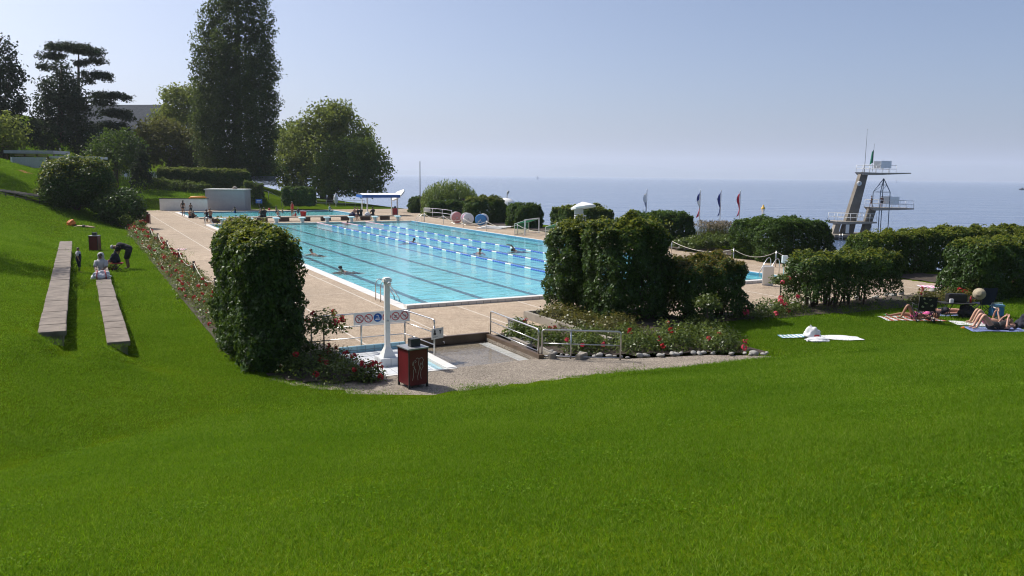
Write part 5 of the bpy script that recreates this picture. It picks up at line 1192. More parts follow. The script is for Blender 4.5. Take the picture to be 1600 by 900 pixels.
t = lump('beach_bag', 'white plastic bag with a red print standing between the towels', 'bag', land(1268, 529), (.25, .2, .23), CLOTHW, 5); b = MB(); b.box((.08, -.185, .12), (.16, .012, .05), rz=.2); b.build('print', RED, t)
b = MB(); b.tube([(-.14, 0, .27), (-.05, 0, .40), (.08, 0, .27)], .012, 5); b.build('handle', CLOTHW, t)
lump('clothes_heap', 'crumpled white garment lying before the white bag', 'clothes', land(1277, 534), (.34, .2, .08), CLOTHW, 9)
cloth('pink and white towels spread on the slope behind the low hedge', land(247, 296.5), (1.4, 1.3), R(5), [paint('pink towel', (.72, .22, .48), .9)])
cloth('pale lilac towel beside the pink towels on the slope', land(259, 296), (1.1, 1.2), R(8), [paint('lilac towel', (.5, .48, .62), .9)])
lump('bag', 'dark purple bag lying on the lilac towel', 'bag', land(257, 294.5), (.6, .4, .5), paint('purple', (.07, .03, .14), .8), 12)
cloth('red mat on the shaded lawn before the kiosk', land(38, 269), (1.2, 1.0), R(-14), [RED], 'mat', 'mat')
cloth('blue towel by the picket fence between cypress and hedge', land(240, 284), (.9, 1.2), 0, [BLUE])
cloth('flat red and white towel lying on the far deck', G(275, 390.3), (1.15, .7), R(10), [RED, CLOTHW], stripes=1, wob=.03)
cloth('white and pink towel on the deck behind the yellowish roses', G(1464, 449), (1.5, .8), R(-10), [CLOTHW, PINK], stripes=1)
lk_ = lump('bag', 'white bundle left on the long concrete bench', 'bag', W(79.3, 26.0, .46), (.3, .25, .25), CLOTHW, 14)
t = thing('bucket', 'red plastic tub standing at the small pool', 'bucket', G(474, 338.5))
b = MB(); b.lathe([(.24, 0), (.27, .05), (.34, .52), (.36, .53), (.36, .56), (.32, .56), (.25, .08), (.02, .06)], n=18); b.build('tub', RED, t)
b = MB(); b.tube([(-.36, 0, .52), (-.30, -.1, .66), (0, -.14, .74), (.30, -.1, .66), (.36, 0, .52)], .012, 6); b.build('handle', STEEL, t)
# ------------------------------------------------------------------ people
SKINS = [paint('skin', (.42, .24, .165), .55, .06, 8), paint('tanned skin', (.30, .155, .095), .55, .06, 8), paint('brown skin', (.20, .10, .062), .55, .06, 8), paint('pink skin', (.50, .27, .20), .55, .06, 8)]
HAIRB = paint('dark hair', (.018, .013, .010), .6, .3, 30); HAIRL = paint('fair hair', (.22, .14, .07), .6, .2, 30); HAIRBR = paint('brown hair', (.06, .035, .02), .6, .2, 30)
def skin_mesh(name, V, E, rad, mat, parent=None, sub=1, root=0):
    me = bpy.data.meshes.new(name); me.from_pydata([tuple(p) for p in V], E, []); me.materials.append(mat)
    o = bpy.data.objects.new(name, me); COL.objects.link(o)
    if parent: o.parent = parent
    md = o.modifiers.new('skin', 'SKIN'); md.branch_smoothing = .4; md.use_smooth_shade = True
    if not me.skin_vertices: me.attributes.new('skin', 'FLOAT', 'POINT')
    for i, r in enumerate(rad):
        s = me.skin_vertices[0].data[i]; s.radius = (r, r) if not isinstance(r, tuple) else r; s.use_root = (i == root)
    sb = o.modifiers.new('sub', 'SUBSURF'); sb.levels = sub; sb.render_levels = sub
    return o
RAD = dict(pelvis=(.122, .122), spine=(.104, .104), chest=(.128, .128), neck=.052, head=.088, crown=.075, shL=.062, shR=.062, elL=.042, elR=.042, wrL=.028, wrR=.028, haL=.026, haR=.026, hipL=.092, hipR=.092, knL=.058, knR=.058, anL=.036, anR=.036, toL=.028, toR=.028)
BONES = [('pelvis', 'spine'), ('spine', 'chest'), ('chest', 'neck'), ('neck', 'head'), ('head', 'crown')]+[e for s in 'LR' for e in (('chest', 'sh'+s), ('sh'+s, 'el'+s), ('el'+s, 'wr'+s), ('wr'+s, 'ha'+s), ('pelvis', 'hip'+s), ('hip'+s, 'kn'+s), ('kn'+s, 'an'+s), ('an'+s, 'to'+s))]
def sym(d):
    o = {}
    for k, p in d.items():
        if k[-1] == '_': o[k[:-1]+'L'] = (-p[0], p[1], p[2]); o[k[:-1]+'R'] = p
        else: o[k] = p
    return o
STAND = sym(dict(pelvis=(0, 0, .94), spine=(0, .01, 1.12), chest=(0, 0, 1.33), neck=(0, 0, 1.47), head=(0, .02, 1.58), crown=(0, .01, 1.66), sh_=(.165, 0, 1.40), el_=(.225, -.02, 1.12), wr_=(.22, .05, .88), ha_=(.21, .08, .80), hip_=(.085, 0, .88), kn_=(.095, .02, .48), an_=(.10, -.02, .07), to_=(.11, .13, .03)))
WALK = dict(STAND, knL=(-.09, .16, .50), anL=(-.09, .16, .09), toL=(-.09, .30, .05), knR=(.09, -.06, .48), anR=(.09, -.28, .12), toR=(.09, -.17, .04), elL=(-.22, -.12, 1.13), wrL=(-.2, -.02, .9), haL=(-.2, .02, .82), wrR=(.17, .22, 1.0), haR=(.14, .3, 1.0), elR=(.23, .04, 1.12))
SIT = sym(dict(pelvis=(0, 0, .10), spine=(0, -.03, .28), chest=(0, -.01, .50), neck=(0, .02, .64), head=(0, .06, .75), crown=(0, .06, .83), sh_=(.165, 0, .57), el_=(.21, .12, .33), wr_=(.14, .33, .22), ha_=(.11, .40, .20), hip_=(.09, .02, .08), kn_=(.12, .43, .07), an_=(.12, .42, -.36), to_=(.12, .55, -.40)))
FLOORSIT = dict(SIT, **sym(dict(kn_=(.15, .34, .36), an_=(.14, .55, .05), to_=(.14, .68, .03), wr_=(.15, .36, .36), ha_=(.10, .42, .34))))
BEND = sym(dict(pelvis=(0, -.22, .92), spine=(0, -.06, 1.02), chest=(0, .16, 1.05), neck=(0, .31, 1.02), head=(0, .43, 1.0), crown=(0, .50, .96), sh_=(.165, .22, 1.02), el_=(.17, .28, .75), wr_=(.12, .33, .52), ha_=(.10, .35, .44), hip_=(.085, -.22, .87), kn_=(.09, -.10, .48), an_=(.10, -.16, .07), to_=(.11, 0, .03)))
LIE = sym(dict(pelvis=(0, 0, .11), spine=(0, .2, .11), chest=(0, .42, .115), neck=(0, .57, .12), head=(0, .69, .13), crown=(0, .77, .14), sh_=(.16, .48, .10), el_=(.27, .25, .07), wr_=(.22, .02, .06), ha_=(.2, -.06, .06), hip_=(.09, -.05, .10), kn_=(.10, -.45, .10), an_=(.10, -.86, .06), to_=(.12, -.92, .17)))
KNEESUP = dict(LIE, **sym(dict(kn_=(.10, -.30, .50), an_=(.10, -.50, .06), to_=(.11, -.64, .04))))
READ = dict(KNEESUP, **sym(dict(el_=(.24, .30, .14), wr_=(.10, .28, .40), ha_=(.07, .30, .47))))
PRONE = dict(LIE, head=(0, .68, .14), toL=(-.10, -.98, .03), toR=(.10, -.98, .03), elL=(-.30, .62, .06), wrL=(-.16, .78, .05), haL=(-.08, .80, .05), elR=(.30, .62, .06), wrR=(.16, .78, .05), haR=(.08, .80, .05))
WADE = dict(STAND, elL=(-.30, .10, 1.15), wrL=(-.34, .28, 1.02), haL=(-.34, .36, 1.0), elR=(.30, .10, 1.15), wrR=(.34, .28, 1.02), haR=(.34, .36, 1.0))
SWIM = sym(dict(pelvis=(0, -.62, -.16), spine=(0, -.42, -.14), chest=(0, -.2, -.08), neck=(0, -.05, .03), head=(0, .05, .13), crown=(0, .03, .21), sh_=(.17, -.12, -.04), el_=(.30, .12, -.09), wr_=(.16, .38, -.08), ha_=(.12, .46, -.08), hip_=(.09, -.68, -.17), kn_=(.12, -1.08, -.19), an_=(.14, -1.46, -.19), to_=(.14, -1.6, -.2)))
CRAWL = dict(SWIM, head=(0, .06, .02), crown=(0, .14, .02), neck=(0, -.04, 0), elR=(.30, .10, .30), wrR=(.24, .38, .36), haR=(.22, .46, .33))
def person(label, loc, rz, pose, h=1.7, skin=0, hair=HAIRB, wear=(), hands=False, hairlong=False, group=None, slim=1., name='person', face=False):
    """A person: one skinned body; hair and clothing are children."""
    t = thing(name, label, 'person', loc, rz, group); k = h/1.7
    names = list(pose); V = [Vector(pose[n])*k for n in names]; ix = {n: i for i, n in enumerate(names)}
    E = [(ix[a], ix[b_]) for a, b_ in BONES]
    rad = [tuple(q*k*slim for q in RAD[n]) if isinstance(RAD[n], tuple) else RAD[n]*k*(slim if n[:2] in ('el', 'kn', 'hi', 'sh') else 1) for n in names]
    # nose bump
    hd = Vector(pose['head'])*k; up = (Vector(pose['crown'])-Vector(pose['neck'])).normalized(); lat = (Vector(pose['shR'])-Vector(pose['shL'])).normalized(); fw = up.cross(lat).normalized()
    if up.z < .5 and pose['pelvis'][2] < .3 and (pose['toR'][2] > pose['anR'][2]+.05 or pose['knR'][2] > .3): fw = -fw; lat = -lat   # lying on the back
    if hands:
        for s in 'LR':
            wv = Vector(pose['ha'+s])-Vector(pose['wr'+s]); wv.normalize(); sd = lat if abs(wv.dot(lat)) < .8 else up; sd = (sd-wv*sd.dot(wv)).normalized(); nn = wv.cross(sd); base = Vector(pose['ha'+s])*k
            for j, (o_, ln) in enumerate(((-.030, .062), (-.010, .075), (.010, .070), (.029, .055))):
                a = len(V); V += [base+sd*o_*k+wv*.03*k, base+sd*o_*1.15*k+wv*(.03+ln*.55)*k+nn*.006, base+sd*o_*1.2*k+wv*(.03+ln)*k+nn*.02]; rad += [.0095, .0085, .0075]; E += [(ix['ha'+s], a), (a, a+1), (a+1, a+2)]
            a = len(V); V += [base+sd*(-.04)*k-wv*.02*k, base+sd*(-.062)*k+wv*.02*k+nn*.015]; rad += [.011, .009]; E += [(ix['ha'+s], a), (a, a+1)]
    body = skin_mesh('body', V, E, rad, SKINS[skin], t, 1 if h < 9 else 2, ix['pelvis'])
    # hair cap and face
    b = MB(); M = Matrix((( *lat, ), ( *fw, ), ( *up, ))).transposed().to_4x4(); hc = hd+up*.045*k-fw*.012*k
    vs = []; fs = []; n, m_ = 12, 6
    for j in range(m_+1):
        th = (math.pi*.60)*j/m_
        for i in range(n):
            ph = 2*math.pi*i/n; front = max(0, math.sin(ph)); tt = th*(1-.38*front); r = .102*k*(1+.04*math.sin(5*ph+j))
            vs.append(hc+M.to_3x3() @ Vector((r*.92*math.sin(tt)*math.cos(ph), r*1.05*math.sin(tt)*math.sin(ph), r*math.cos(tt))))
    for j in range(m_):
        for i in range(n): fs.append((j*n+i, (j+1)*n+i, (j+1)*n+(i+1) % n, j*n+(i+1) % n))
    b.add(vs, fs, True)
    if hairlong: b.tube([hc-fw*.06*k, hc-fw*.10*k-up*.12*k, hc-fw*.09*k-up*.26*k], [.07*k, .06*k, .03*k], 8)
    b.build('hair', hair, t)
    if face:
        b = MB()
        for s in (-1, 1): b.ball(hd+lat*.034*k*s+fw*.083*k+up*.015*k, .011*k, 5)
        b.build('eyes', BLACK, t)
        b = MB(); b.ball(hd+fw*.096*k-up*.012*k, .017*k, 6, (.8, 1, 1.3)); b.build('nose', SKINS[skin], t)
        b = MB(); b.tube([hd+fw*.083*k-up*.048*k-lat*.02*k, hd+fw*.089*k-up*.048*k, hd+fw*.083*k-up*.048*k+lat*.02*k], .005*k, 5); b.build('mouth', paint('lips', (.35, .10, .09), .5), t)
        b = MB()
        for s in (-1, 1): b.ball(hd+lat*.088*k*s, .024*k, 6, (.4, .7, 1.1))
        b.build('ears', SKINS[skin], t)
    for w_ in wear:
        nm, mt, pts, edges, rr = w_
        P = []
        for q in pts:
            if isinstance(q, str): P.append(Vector(pose[q])*k)
            else: P.append(Vector(pose[q[0]]).lerp(Vector(pose[q[1]]), q[2])*k)
        rs = [r*k*max(1, slim)*1.03 for r in rr]; b = MB()
        if nm == 'hood': P = [q-fw*.068*k for q in P]
        for i, j in edges: b.tube([P[i].lerp(P[j], f/3) for f in range(4)], [rs[i]+(rs[j]-rs[i])*f/3 for f in range(4)], 12)
        for q, r in zip(P, rs):
            if nm not in ('bikini_top', 'shirt') or r > .11: b.ball(q, r*.995, 8)
        b.build(nm, mt, t)
    return t
def shorts(m, ln=.55): return ('shorts', m, ['pelvis', 'hipL', ('hipL', 'knL', ln), 'hipR', ('hipR', 'knR', ln), ('pelvis', 'spine', .35)], [(0, 1), (1, 2), (0, 3), (3, 4), (0, 5)], [.138, .108, .092, .108, .092, .122])
def shirt(m, sl=.55): return ('shirt', m, ['spine', 'chest', 'shL', ('shL', 'elL', sl), 'shR', ('shR', 'elR', sl), ('pelvis', 'spine', .15), ('chest', 'neck', .55)], [(6, 0), (0, 1), (1, 2), (2, 3), (1, 4), (4, 5), (1, 7)], [.124, .150, .080, .064, .080, .064, .136, .068])
def trunks(m): return ('swim_trunks', m, ['pelvis', 'hipL', ('hipL', 'knL', .3), 'hipR', ('hipR', 'knR', .3)], [(0, 1), (1, 2), (0, 3), (3, 4)], [.134, .104, .090, .104, .090])
def briefs(m): return ('bikini_bottom', m, ['pelvis', ('pelvis', 'hipL', .7), ('pelvis', 'hipR', .7)], [(0, 1), (0, 2)], [.134, .103, .103])
def top(m): return ('bikini_top', m, [('spine', 'chest', .65), 'chest'], [(0, 1)], [.128, .140])
def suit(m): return ('swimsuit', m, ['pelvis', 'spine', 'chest', ('pelvis', 'hipL', .6), ('pelvis', 'hipR', .6)], [(0, 1), (1, 2), (0, 3), (0, 4)], [.134, .116, .142, .103, .103])
NAVY, CHAR = paint('navy cloth', (.012, .014, .026), .85, .2, 8), paint('charcoal cloth', (.022, .022, .024), .9, .2, 8)
GREYW = paint('pale hood', (.46, .45, .46), .9, .06, 8)
# family on the lower bench
bz = BENCHES[1][4]; bu = 36.2
o = W(bu, .60, bz); child = land(124, 426)
person('small child in dark clothes standing on grass between the two benches', child, R(-70), dict(STAND, **sym(dict(head=(0, .02, 1.56), crown=(0, .01, 1.66)))), 1.06, 1, HAIRBR, (shirt(GREYW, .9), ('coat', NAVY, ['spine', 'pelvis', ('hipL', 'knL', .3), ('hipR', 'knR', .3), ('spine', 'chest', .6)], [(4, 0), (0, 1), (1, 2), (1, 3)], [.155, .155, .12, .12, .15]), ('trousers', NAVY, ['pelvis', 'hipL', 'knL', ('knL', 'anL', .8), 'hipR', 'knR', ('knR', 'anR', .8)], [(0, 1), (1, 2), (2, 3), (0, 4), (4, 5), (5, 6)], [.14, .10, .075, .055, .10, .075, .055])), face=True, slim=1.1)
wm = person('woman in a white hooded top sitting on the lower bench behind a bag', W(36.0, .62, bz+.02), PHI+R(165), dict(SIT, **sym(dict(kn_=(.13, .40, .06), wr_=(.12, .30, .26), ha_=(.08, .36, .26)))), 1.68, 2, HAIRB, (shirt(GREYW, .95), ('hood', GREYW, [('neck', 'head', .35), ('head', 'crown', .6), ('head', 'crown', 1.3)], [(0, 1), (1, 2)], [.112, .116, .06]), ('trousers', CHAR, ['pelvis', 'hipL', 'knL', ('knL', 'anL', .9), 'hipR', 'knR', ('knR', 'anR', .9)], [(0, 1), (1, 2), (2, 3), (0, 4), (4, 5), (5, 6)], [.145, .105, .08, .06, .105, .08, .06])), face=True, slim=1.08)
mp_ = land(192, 420)
person('man in dark shirt and shorts with pale cap bending over beside the bench', mp_+Vector((.10, 0, 0)), R(98), BEND, 1.78, 2, GREYW, (shirt(CHAR, .7), shorts(CHAR, .85)), face=True, slim=1.1)
t = lump('tote_bag', 'white bag with red straps on the lower bench before the woman', 'bag', W(34.9, .58, bz), (.36, .2, .21), CLOTHW, 21, PHI)
for x in (-.16, .16): b = MB(); b.tube([(x, -.21, .0), (x, -.19, .2), (x*.8, 0, .32), (x, .19, .2), (x, .21, 0)], .022, 6); b.build('strap', RED, t)
t = thing('folding_stool', 'dark folding stool with red seat on the grass beside the bench', 'stool', land(183, 424), R(20))
b = MB(); b.box((0, 0, .38), (.55, .42, .05), bev=.02); b.build('seat', RED, t)
for s in (-.2, .2): b = MB(); b.tube([(-.24, s, .36), (.24, s, 0)], .018, 6); b.tube([(.24, s, .36), (-.24, s, 0)], .018, 6); b.build('leg', BLACK, t)
st_ = t.location
lump('rucksack', 'dark rucksack on the folding stool under the bending man', 'bag', st_+Vector((-.05, 0, .41)), (.22, .18, .34), NAVY, 22)
lump('bag', 'dark red bag against the lower bench beside the stool', 'bag', land(175, 422), (.25, .2, .36), paint('dark red bag', (.12, .02, .03), .8), 24)
cp_ = land(131, 356)
person('sunbather lying face down on the left slope beyond the benches', cp_, R(78), PRONE, 1.65, 1, HAIRB, (trunks(CHAR),))
lump('bag', 'bright orange bag beside the head of the sunbather on the slope', 'bag', cp_+Vector((-1.05, .22, gz(cp_.x-1.05, cp_.y+.22)-cp_.z)), (.34, .25, .32), ORANGE, 23)
# sunbathers on the right lawn
TOW = paint('blue towel', (.16, .20, .40), .95, .15, 8); TOWR = paint('red towel', (.42, .10, .08), .95, .15, 8)
p = land(1424, 499); cloth('white and coral towel under the woman in the pink bikini', p, (1.95, .85), R(-3), [CLOTHW, TOWR], stripes=1)
PB = paint('pink bikini', (.62, .10, .30), .8, .4, 30)
person('woman in a pink patterned bikini lying on a towel with knees up', p+Vector((.10, 0, .03)), R(-93), dict(KNEESUP, knL=(-.12, -.42, .14), anL=(-.13, -.84, .06), toL=(-.15, -.92, .14)), 1.66, 1, HAIRBR, (briefs(PB), top(PB)), hands=True, face=True)
p2 = land(1478, 492); cloth('blue patterned towel behind the camping table', p2, (1.9, .8), R(4), [TOW])
person('man in dark trunks lying on a towel behind the camping table', p2+Vector((0, .05, .03)), R(-88), LIE, 1.72, 3, HAIRB, (trunks(NAVY),), hands=True, face=True)
cloth('small green towel at the feet of the woman in pink', land(1395, 494), (.5, .4), 0, [paint('green towel', (.06, .38, .22), .9)])
p3 = land(1556, 516); cloth('blue towel under the woman in the black swimsuit', p3, (1.8, .75), R(-3), [TOW])
rw = person('woman in a black swimsuit lying with knees up and sunglasses, nearest sunbather', p3+Vector((-.16, 0, .03)), R(-92), dict(KNEESUP, **sym(dict(el_=(.26, .34, .12), wr_=(.14, .42, .36), ha_=(.09, .46, .42)))), 1.68, 3, HAIRB, (suit(BLACK),), hands=True, face=True, slim=1.05)
hd = Vector(READ['head'])*(1.68/1.7); b = MB()
for s in (-1, 1): b.ball(hd+Vector((.034*s, .01, .088)), .028, 7, (1.1, .9, .35))
b.tube([hd+Vector((-.06, .01, .094)), hd+Vector((.06, .01, .094))], .006, 5); b.build('sunglasses', BLACK, rw)
p4 = p3+Vector((.12, .95, 0)); p4 = on(p4); cloth('pale towel under the woman with the raised arms', p4, (1.8, .75), R(-6), [CLOTHW])
person('woman lying with raised knees holding something pale above her chest', p4+Vector((.15, 0, .03)), R(-95), READ, 1.64, 0, HAIRL, (briefs(PB), top(CHAR)), hands=True, face=True)
b = MB(); b.box((0, 0, 0), (.20, .14, .015), M=Matrix.Rotation(R(35), 4, 'Y')); tag(b.build('book', CLOTHW, None, p4+Vector((.44, .02, .52))), 'small white book held up by the lying woman', 'book')
lump('bag', 'dark bag with a white towel behind the head of the nearest sunbather', 'bag', on(p3+Vector((1.22, .42, 0))), (.34, .25, .30), NAVY, 31)
cloth('crumpled white towel over the dark bag at the right edge', on(p3+Vector((1.05, .55, 0)))+Vector((0, 0, .18)), (.6, .4), R(10), [CLOTHW, TOW], stripes=1, wob=.10)
sd0 = land(1508, 514)
def flip(label, p, rz):
    t = thing('sandal', label, 'sandal', p, rz, 'orange sandals'); b = MB(); b.prism([(-.04, -.13), (.035, -.13), (.05, .05), (.03, .13), (-.03, .13), (-.05, .05)], .0, .025); b.build('sole', ORANGE, t); b = MB(); b.tube([(-.045, .0, .02), (-.02, .05, .06), (0, .08, .03), (.02, .05, .06), (.045, 0, .02)], .012, 5); b.build('strap', ORANGE, t)
flip('orange sandal on the grass, further from the towel', sd0, R(60)); flip('orange sandal on the grass, close to the blue towel', on(sd0+Vector((.30, .06, 0))), R(100))
# camping furniture
def camp_chair(label, p, rz, fabric, hgt=.92, pat=None):
    t = thing('camp_chair', label, 'camp chair', p, rz, 'folding camp chairs on the lawn')
    b = MB(); b.grid(lambda s, q: Vector((-.26+.52*s, -.24+.48*q, .42-.07*math.sin(s*math.pi)*math.sin(q*math.pi))), 7, 7); b.build('seat', fabric, t)
    b = MB()
    for off in (0, .014): b.grid(lambda s, q: Vector((-.27+.54*s, .22+.14*q+.05*math.sin(s*math.pi)+off, .40+(hgt-.40)*q)), 7, 7)
    b.build('backrest', fabric, t)
    for s in (-1, 1):
        b = MB(); b.grid(lambda f, q: Vector((s*(.27+.05*q), -.28+.5*f, .60-.02*math.sin(f*math.pi))), 5, 3); b.build('armrest', fabric, t)
        for (a, c) in (((.28*s, -.27, .60), (.28*s, -.27, .0)), ((.27*s, .24, .0), (.27*s, .36, hgt)), ((.28*s, -.27, .02), (.27*s, .24, .40)), ((.27*s, .24, .02), (.28*s, -.27, .40))): b = MB(); b.tube([a, c], .012, 6); b.build('leg', BLACK, t)
    for y in (-.27, .24): b = MB(); b.tube([(-.28, y, .02), (.28, y, .42)], .011, 6); b.tube([(.28, y, .02), (-.28, y, .42)], .011, 6); b.build('cross_bar', BLACK, t)
    if pat:
        b = MB()
        for (x, z, r) in ((-.12, .6, .05), (.06, .7, .06), (.14, .55, .045), (-.04, .82, .05), (.13, .82, .04)): b.lathe([(r, -.002), (r, .002)], (x, .385-.0+.14*(z-.4)/(hgt-.4)-.11, z), 10, Matrix.Rotation(R(90), 4, 'X'))
        b.build('print', pat, t)
    return t
CC = paint('black chair cloth', (.012, .014, .014), .9, .3, 10); CCB = paint('navy chair cloth', (.010, .014, .045), .9, .2, 8)
pc = land(1442, 503); camp_chair('dark patterned camp chair beside the woman in pink', pc, R(170), CC, .88, paint('pale print', (.25, .27, .18), .9))
pk = land(1532, 492); ch = camp_chair('navy camp chair with a straw hat hanging on its back', on(pk), R(190), CCB, 1.0)
t = thing('sun_hat', 'round pale straw sun hat hung on the navy camp chair', 'hat', pk+Vector((-.36, -.42, .80)), 0); Mx = Matrix.Rotation(R(72), 4, 'X') @ Matrix.Rotation(R(-28), 4, 'Y')
b = MB(); b.lathe([(.205, -.02), (.20, 0), (.10, .012), (.098, .085), (.075, .115), (.02, .105)], n=22, M=Mx); b.build('straw', paint('straw', (.36, .31, .22), .9, .2, 30), t); b = MB(); b.lathe([(.104, .014), (.104, .045), (.10, .047)], n=22, M=Mx); b.build('hat_band', DARKMETAL, t)
pt = land(1492, 496); t = thing('camping_table', 'low dark folding camping table with bottles and boxes on it', 'table', pt, R(-4))
b = MB(); b.box((0, 0, .50), (1.05, .55, .03), bev=.01); b.build('tabletop', CC, t)
for s in (-.45, .45):
    for y in (-.22, .22): b = MB(); b.tube([(s, y, .49), (s*.45, y, 0)], .012, 6); b.tube([(s*.45, y, .49), (s, y, 0)], .012, 6); b.build('leg', BLACK, t)
b = MB(); b.box((0, 0, .14), (.62, .3, .28), bev=.03); tag(b.build('cool_bag', BLACK, None, pt+Vector((.05, .12, .52)), R(-4)), 'black cool bag standing on the camping table', 'bag')
b = MB(); b.box((0, 0, .07), (.12, .08, .14), bev=.01); tag(b.build('carton', CLOTHW, None, pt+Vector((-.25, -.15, .52))), 'small white carton on the camping table', 'carton')
b = MB(); b.lathe([(.035, 0), (.035, .16), (.012, .2), (.012, .24)], n=10); tag(b.build('bottle', RED, None, pt+Vector((.46, -.05, .52))), 'red bottle at the right end of the camping table', 'bottle')
lump('rucksack', 'dark rucksack on the grass under the camping table', 'bag', on(pt+Vector((.35, -.1, 0))), (.28, .22, .30), CHAR, 41)
t = thing('cool_box', 'bright blue cool box on the grass right of the navy chair', 'cool box', on(land(1556, 494)), R(8))
b = MB(); b.box((0, 0, .17), (.40, .30, .34), bev=.03); b.build('body', paint('cool box blue', (.05, .22, .48), .4), t); b = MB(); b.box((0, 0, .375), (.42, .32, .07), bev=.02); b.build('lid', paint('cool box lid', (.22, .42, .60), .4), t); b = MB(); b.tube([(-.2, 0, .3), (-.2, 0, .46), (.2, 0, .46), (.2, 0, .3)], .012, 6); b.build('handle', WHITE, t)
# swimmers in the large pool
for lab, px, py, rz, pose, sk, hr in (('dark haired swimmer in the nearest open lane close to the left ladder', 533.5, 424, 120, SWIM, 0, HAIRB), ('swimmer further up the open lanes, left edge of the pool', 487, 396, 60, SWIM, 0, HAIRBR), ('dark haired swimmer between two lane ropes, facing the near end', 750, 395, 200, SWIM, 3, HAIRB),
                                ('swimmer low in the water beyond the roped lanes, only head and arm showing', 646, 378, -60, SWIM, 2, HAIRB), ('front crawl swimmer with one raised arm near the right pool edge', 803, 391.5, 100, CRAWL, 2, HAIRB)):
    person(lab, G(px, py, -.02), R(rz), pose, 1.72, sk, hr, (trunks(NAVY),))
# bathers round the small pool
def bather(label, px, py, rz, pose, h, sk, hr, wear, z=0., long_=False, grp=None): person(label, G(px, py, z), R(rz), pose, h, sk, hr, wear, hairlong=long_, group=grp)
bather('woman in a dark bikini standing at the small pool\'s left corner', 286.5, 337.6, 0, STAND, 1.68, 1, HAIRB, (briefs(BLACK), top(BLACK)), 0, True)
bather('slim child standing behind the bather at the small pool\'s corner', 298.5, 336.5, 30, WALK, 1.35, 2, HAIRB, (trunks(NAVY),))
bather('broad tanned bather sitting on the pool edge, backs to the lawn', 296.7, 340.5, -20, FLOORSIT, 1.75, 1, HAIRB, (trunks(NAVY),), .02)
bather('smaller dark bather sitting beside the broad tanned one', 301.5, 340.8, -30, FLOORSIT, 1.5, 2, HAIRB, (suit(BLACK),), .02)
for lab, px, off, pose, h, sk, wr in (('dark bather sitting at the left end of the long concrete bench', 325.0, 0, SIT, 1.5, 2, (suit(NAVY),)), ('tanned bather with dark hair sitting on the long bench, second from left', 331.0, 0, SIT, 1.72, 1, (trunks(NAVY),)),
                               ('bather in a dark top sitting on the long bench behind the near hedge', 416.5, 0, SIT, 1.66, 2, (suit(CHAR),)), ('large bather sitting close to another on the long bench', 421.5, 0, SIT, 1.78, 2, (shirt(CHAR), trunks(NAVY))), ('child perched on the bench edge facing the large pool', 444.5, 0, SIT, 1.25, 0, (trunks(CLOTHW),))):
    q = G(px, 341, .46); u_, v_ = UV(q); person(lab, W(79.3, 16.3+(px-400)*.0545 if False else v_, .455), PHI+(R(200) if px > 440 else R(10)), pose, h, sk, HAIRB, wr)
for lab, px, py, h, sk, wr in (('boy standing in the small pool beside the large bathers', 432, 343, 1.55, 2, (trunks(NAVY),)), ('child standing in the small pool near the red tub', 442, 343, 1.3, 1, (trunks(BLUE),)), ('bather in the small pool near the grey box', 362, 341, 1.4, 2, (trunks(BLUE),)), ('child in dark swimwear in the small pool behind the near hedge', 366.5, 342, 1.3, 1, (suit(NAVY),)),
                        ('bather standing at the small pool\'s far wall, left of two', 511.5, 335.4, 1.6, 2, (suit(NAVY),)), ('bather standing at the small pool\'s far wall, right of two', 518.0, 335.4, 1.6, 3, (suit(CLOTHW),)), ('bather low in the small pool right of the red tub', 466, 343, 1.35, 2, (suit(NAVY),))):
    q = G(px, py, -.9); u_, v_ = UV(q); u_ = min(max(u_, POOL2[2]+.8), POOL2[3]-.6); v_ = min(max(v_, POOL2[0]+.6), POOL2[1]-.6); person(lab, W(u_, v_, -.80), R(random.uniform(0, 360)), WADE, h, sk, HAIRB, wr)
bather('person in a red swimsuit standing at the edge of the small pool', 457, 338.2, 60, STAND, 1.62, 1, HAIRBR, (suit(paint('red swimsuit', (.45, .05, .035), .7)),))
q = G(462, 338.6); person('child in red kneeling at the feet of the person in red', q, R(80), dict(FLOORSIT), 1.1, 3, HAIRB, (suit(RED),))
b = MB(); b.ball((0, 0, .16), .16, 10); tag(b.build('ball', RED, None, G(363, 330.8)+Vector((0, 0, .9)) if False else W(103.2, 21.0, 0)), 'red ball lying on the far edge of the small pool', 'ball')
for lab, px, py, h, sk, hr, wr in (('bather with bare back sitting under the blue edged canopy, left of the group', 579, 339, 1.7, 3, HAIRB, (trunks(DKBLUE),)), ('bather in the middle of the group under the canopy', 585, 338.2, 1.65, 3, HAIRBR, (suit(NAVY),)), ('dark clad person at the right of the group under the canopy', 590.5, 338.6, 1.65, 2, HAIRB, (shirt(BLACK), trunks(NAVY)))):
    q = G(px, 341, .46); u_, v_ = UV(q); person(lab, W(79.3, v_, .455), PHI+R(200 if 'left' in lab else 10), SIT, h, sk, hr, wr)
q = G(612.5, 341, .46); u_, v_ = UV(q); person('dark clad person sitting alone at the right end of the long bench', W(79.3, v_, .455), PHI+R(15), SIT, 1.7, 2, HAIRB, (shirt(BLACK, .9), shorts(BLACK)))
lump('bag', 'dark blue bag hanging over the bench below the canopy group', 'bag', W(79.1, UV(G(574, 341, .46))[1], .46), (.3, .24, .26), DKBLUE, 44)
bather('swimmer holding the far wall of the large pool under a starting block', 543, 349.5, 200, SWIM, 1.7, 2, HAIRB, (trunks(RED),), -.02)
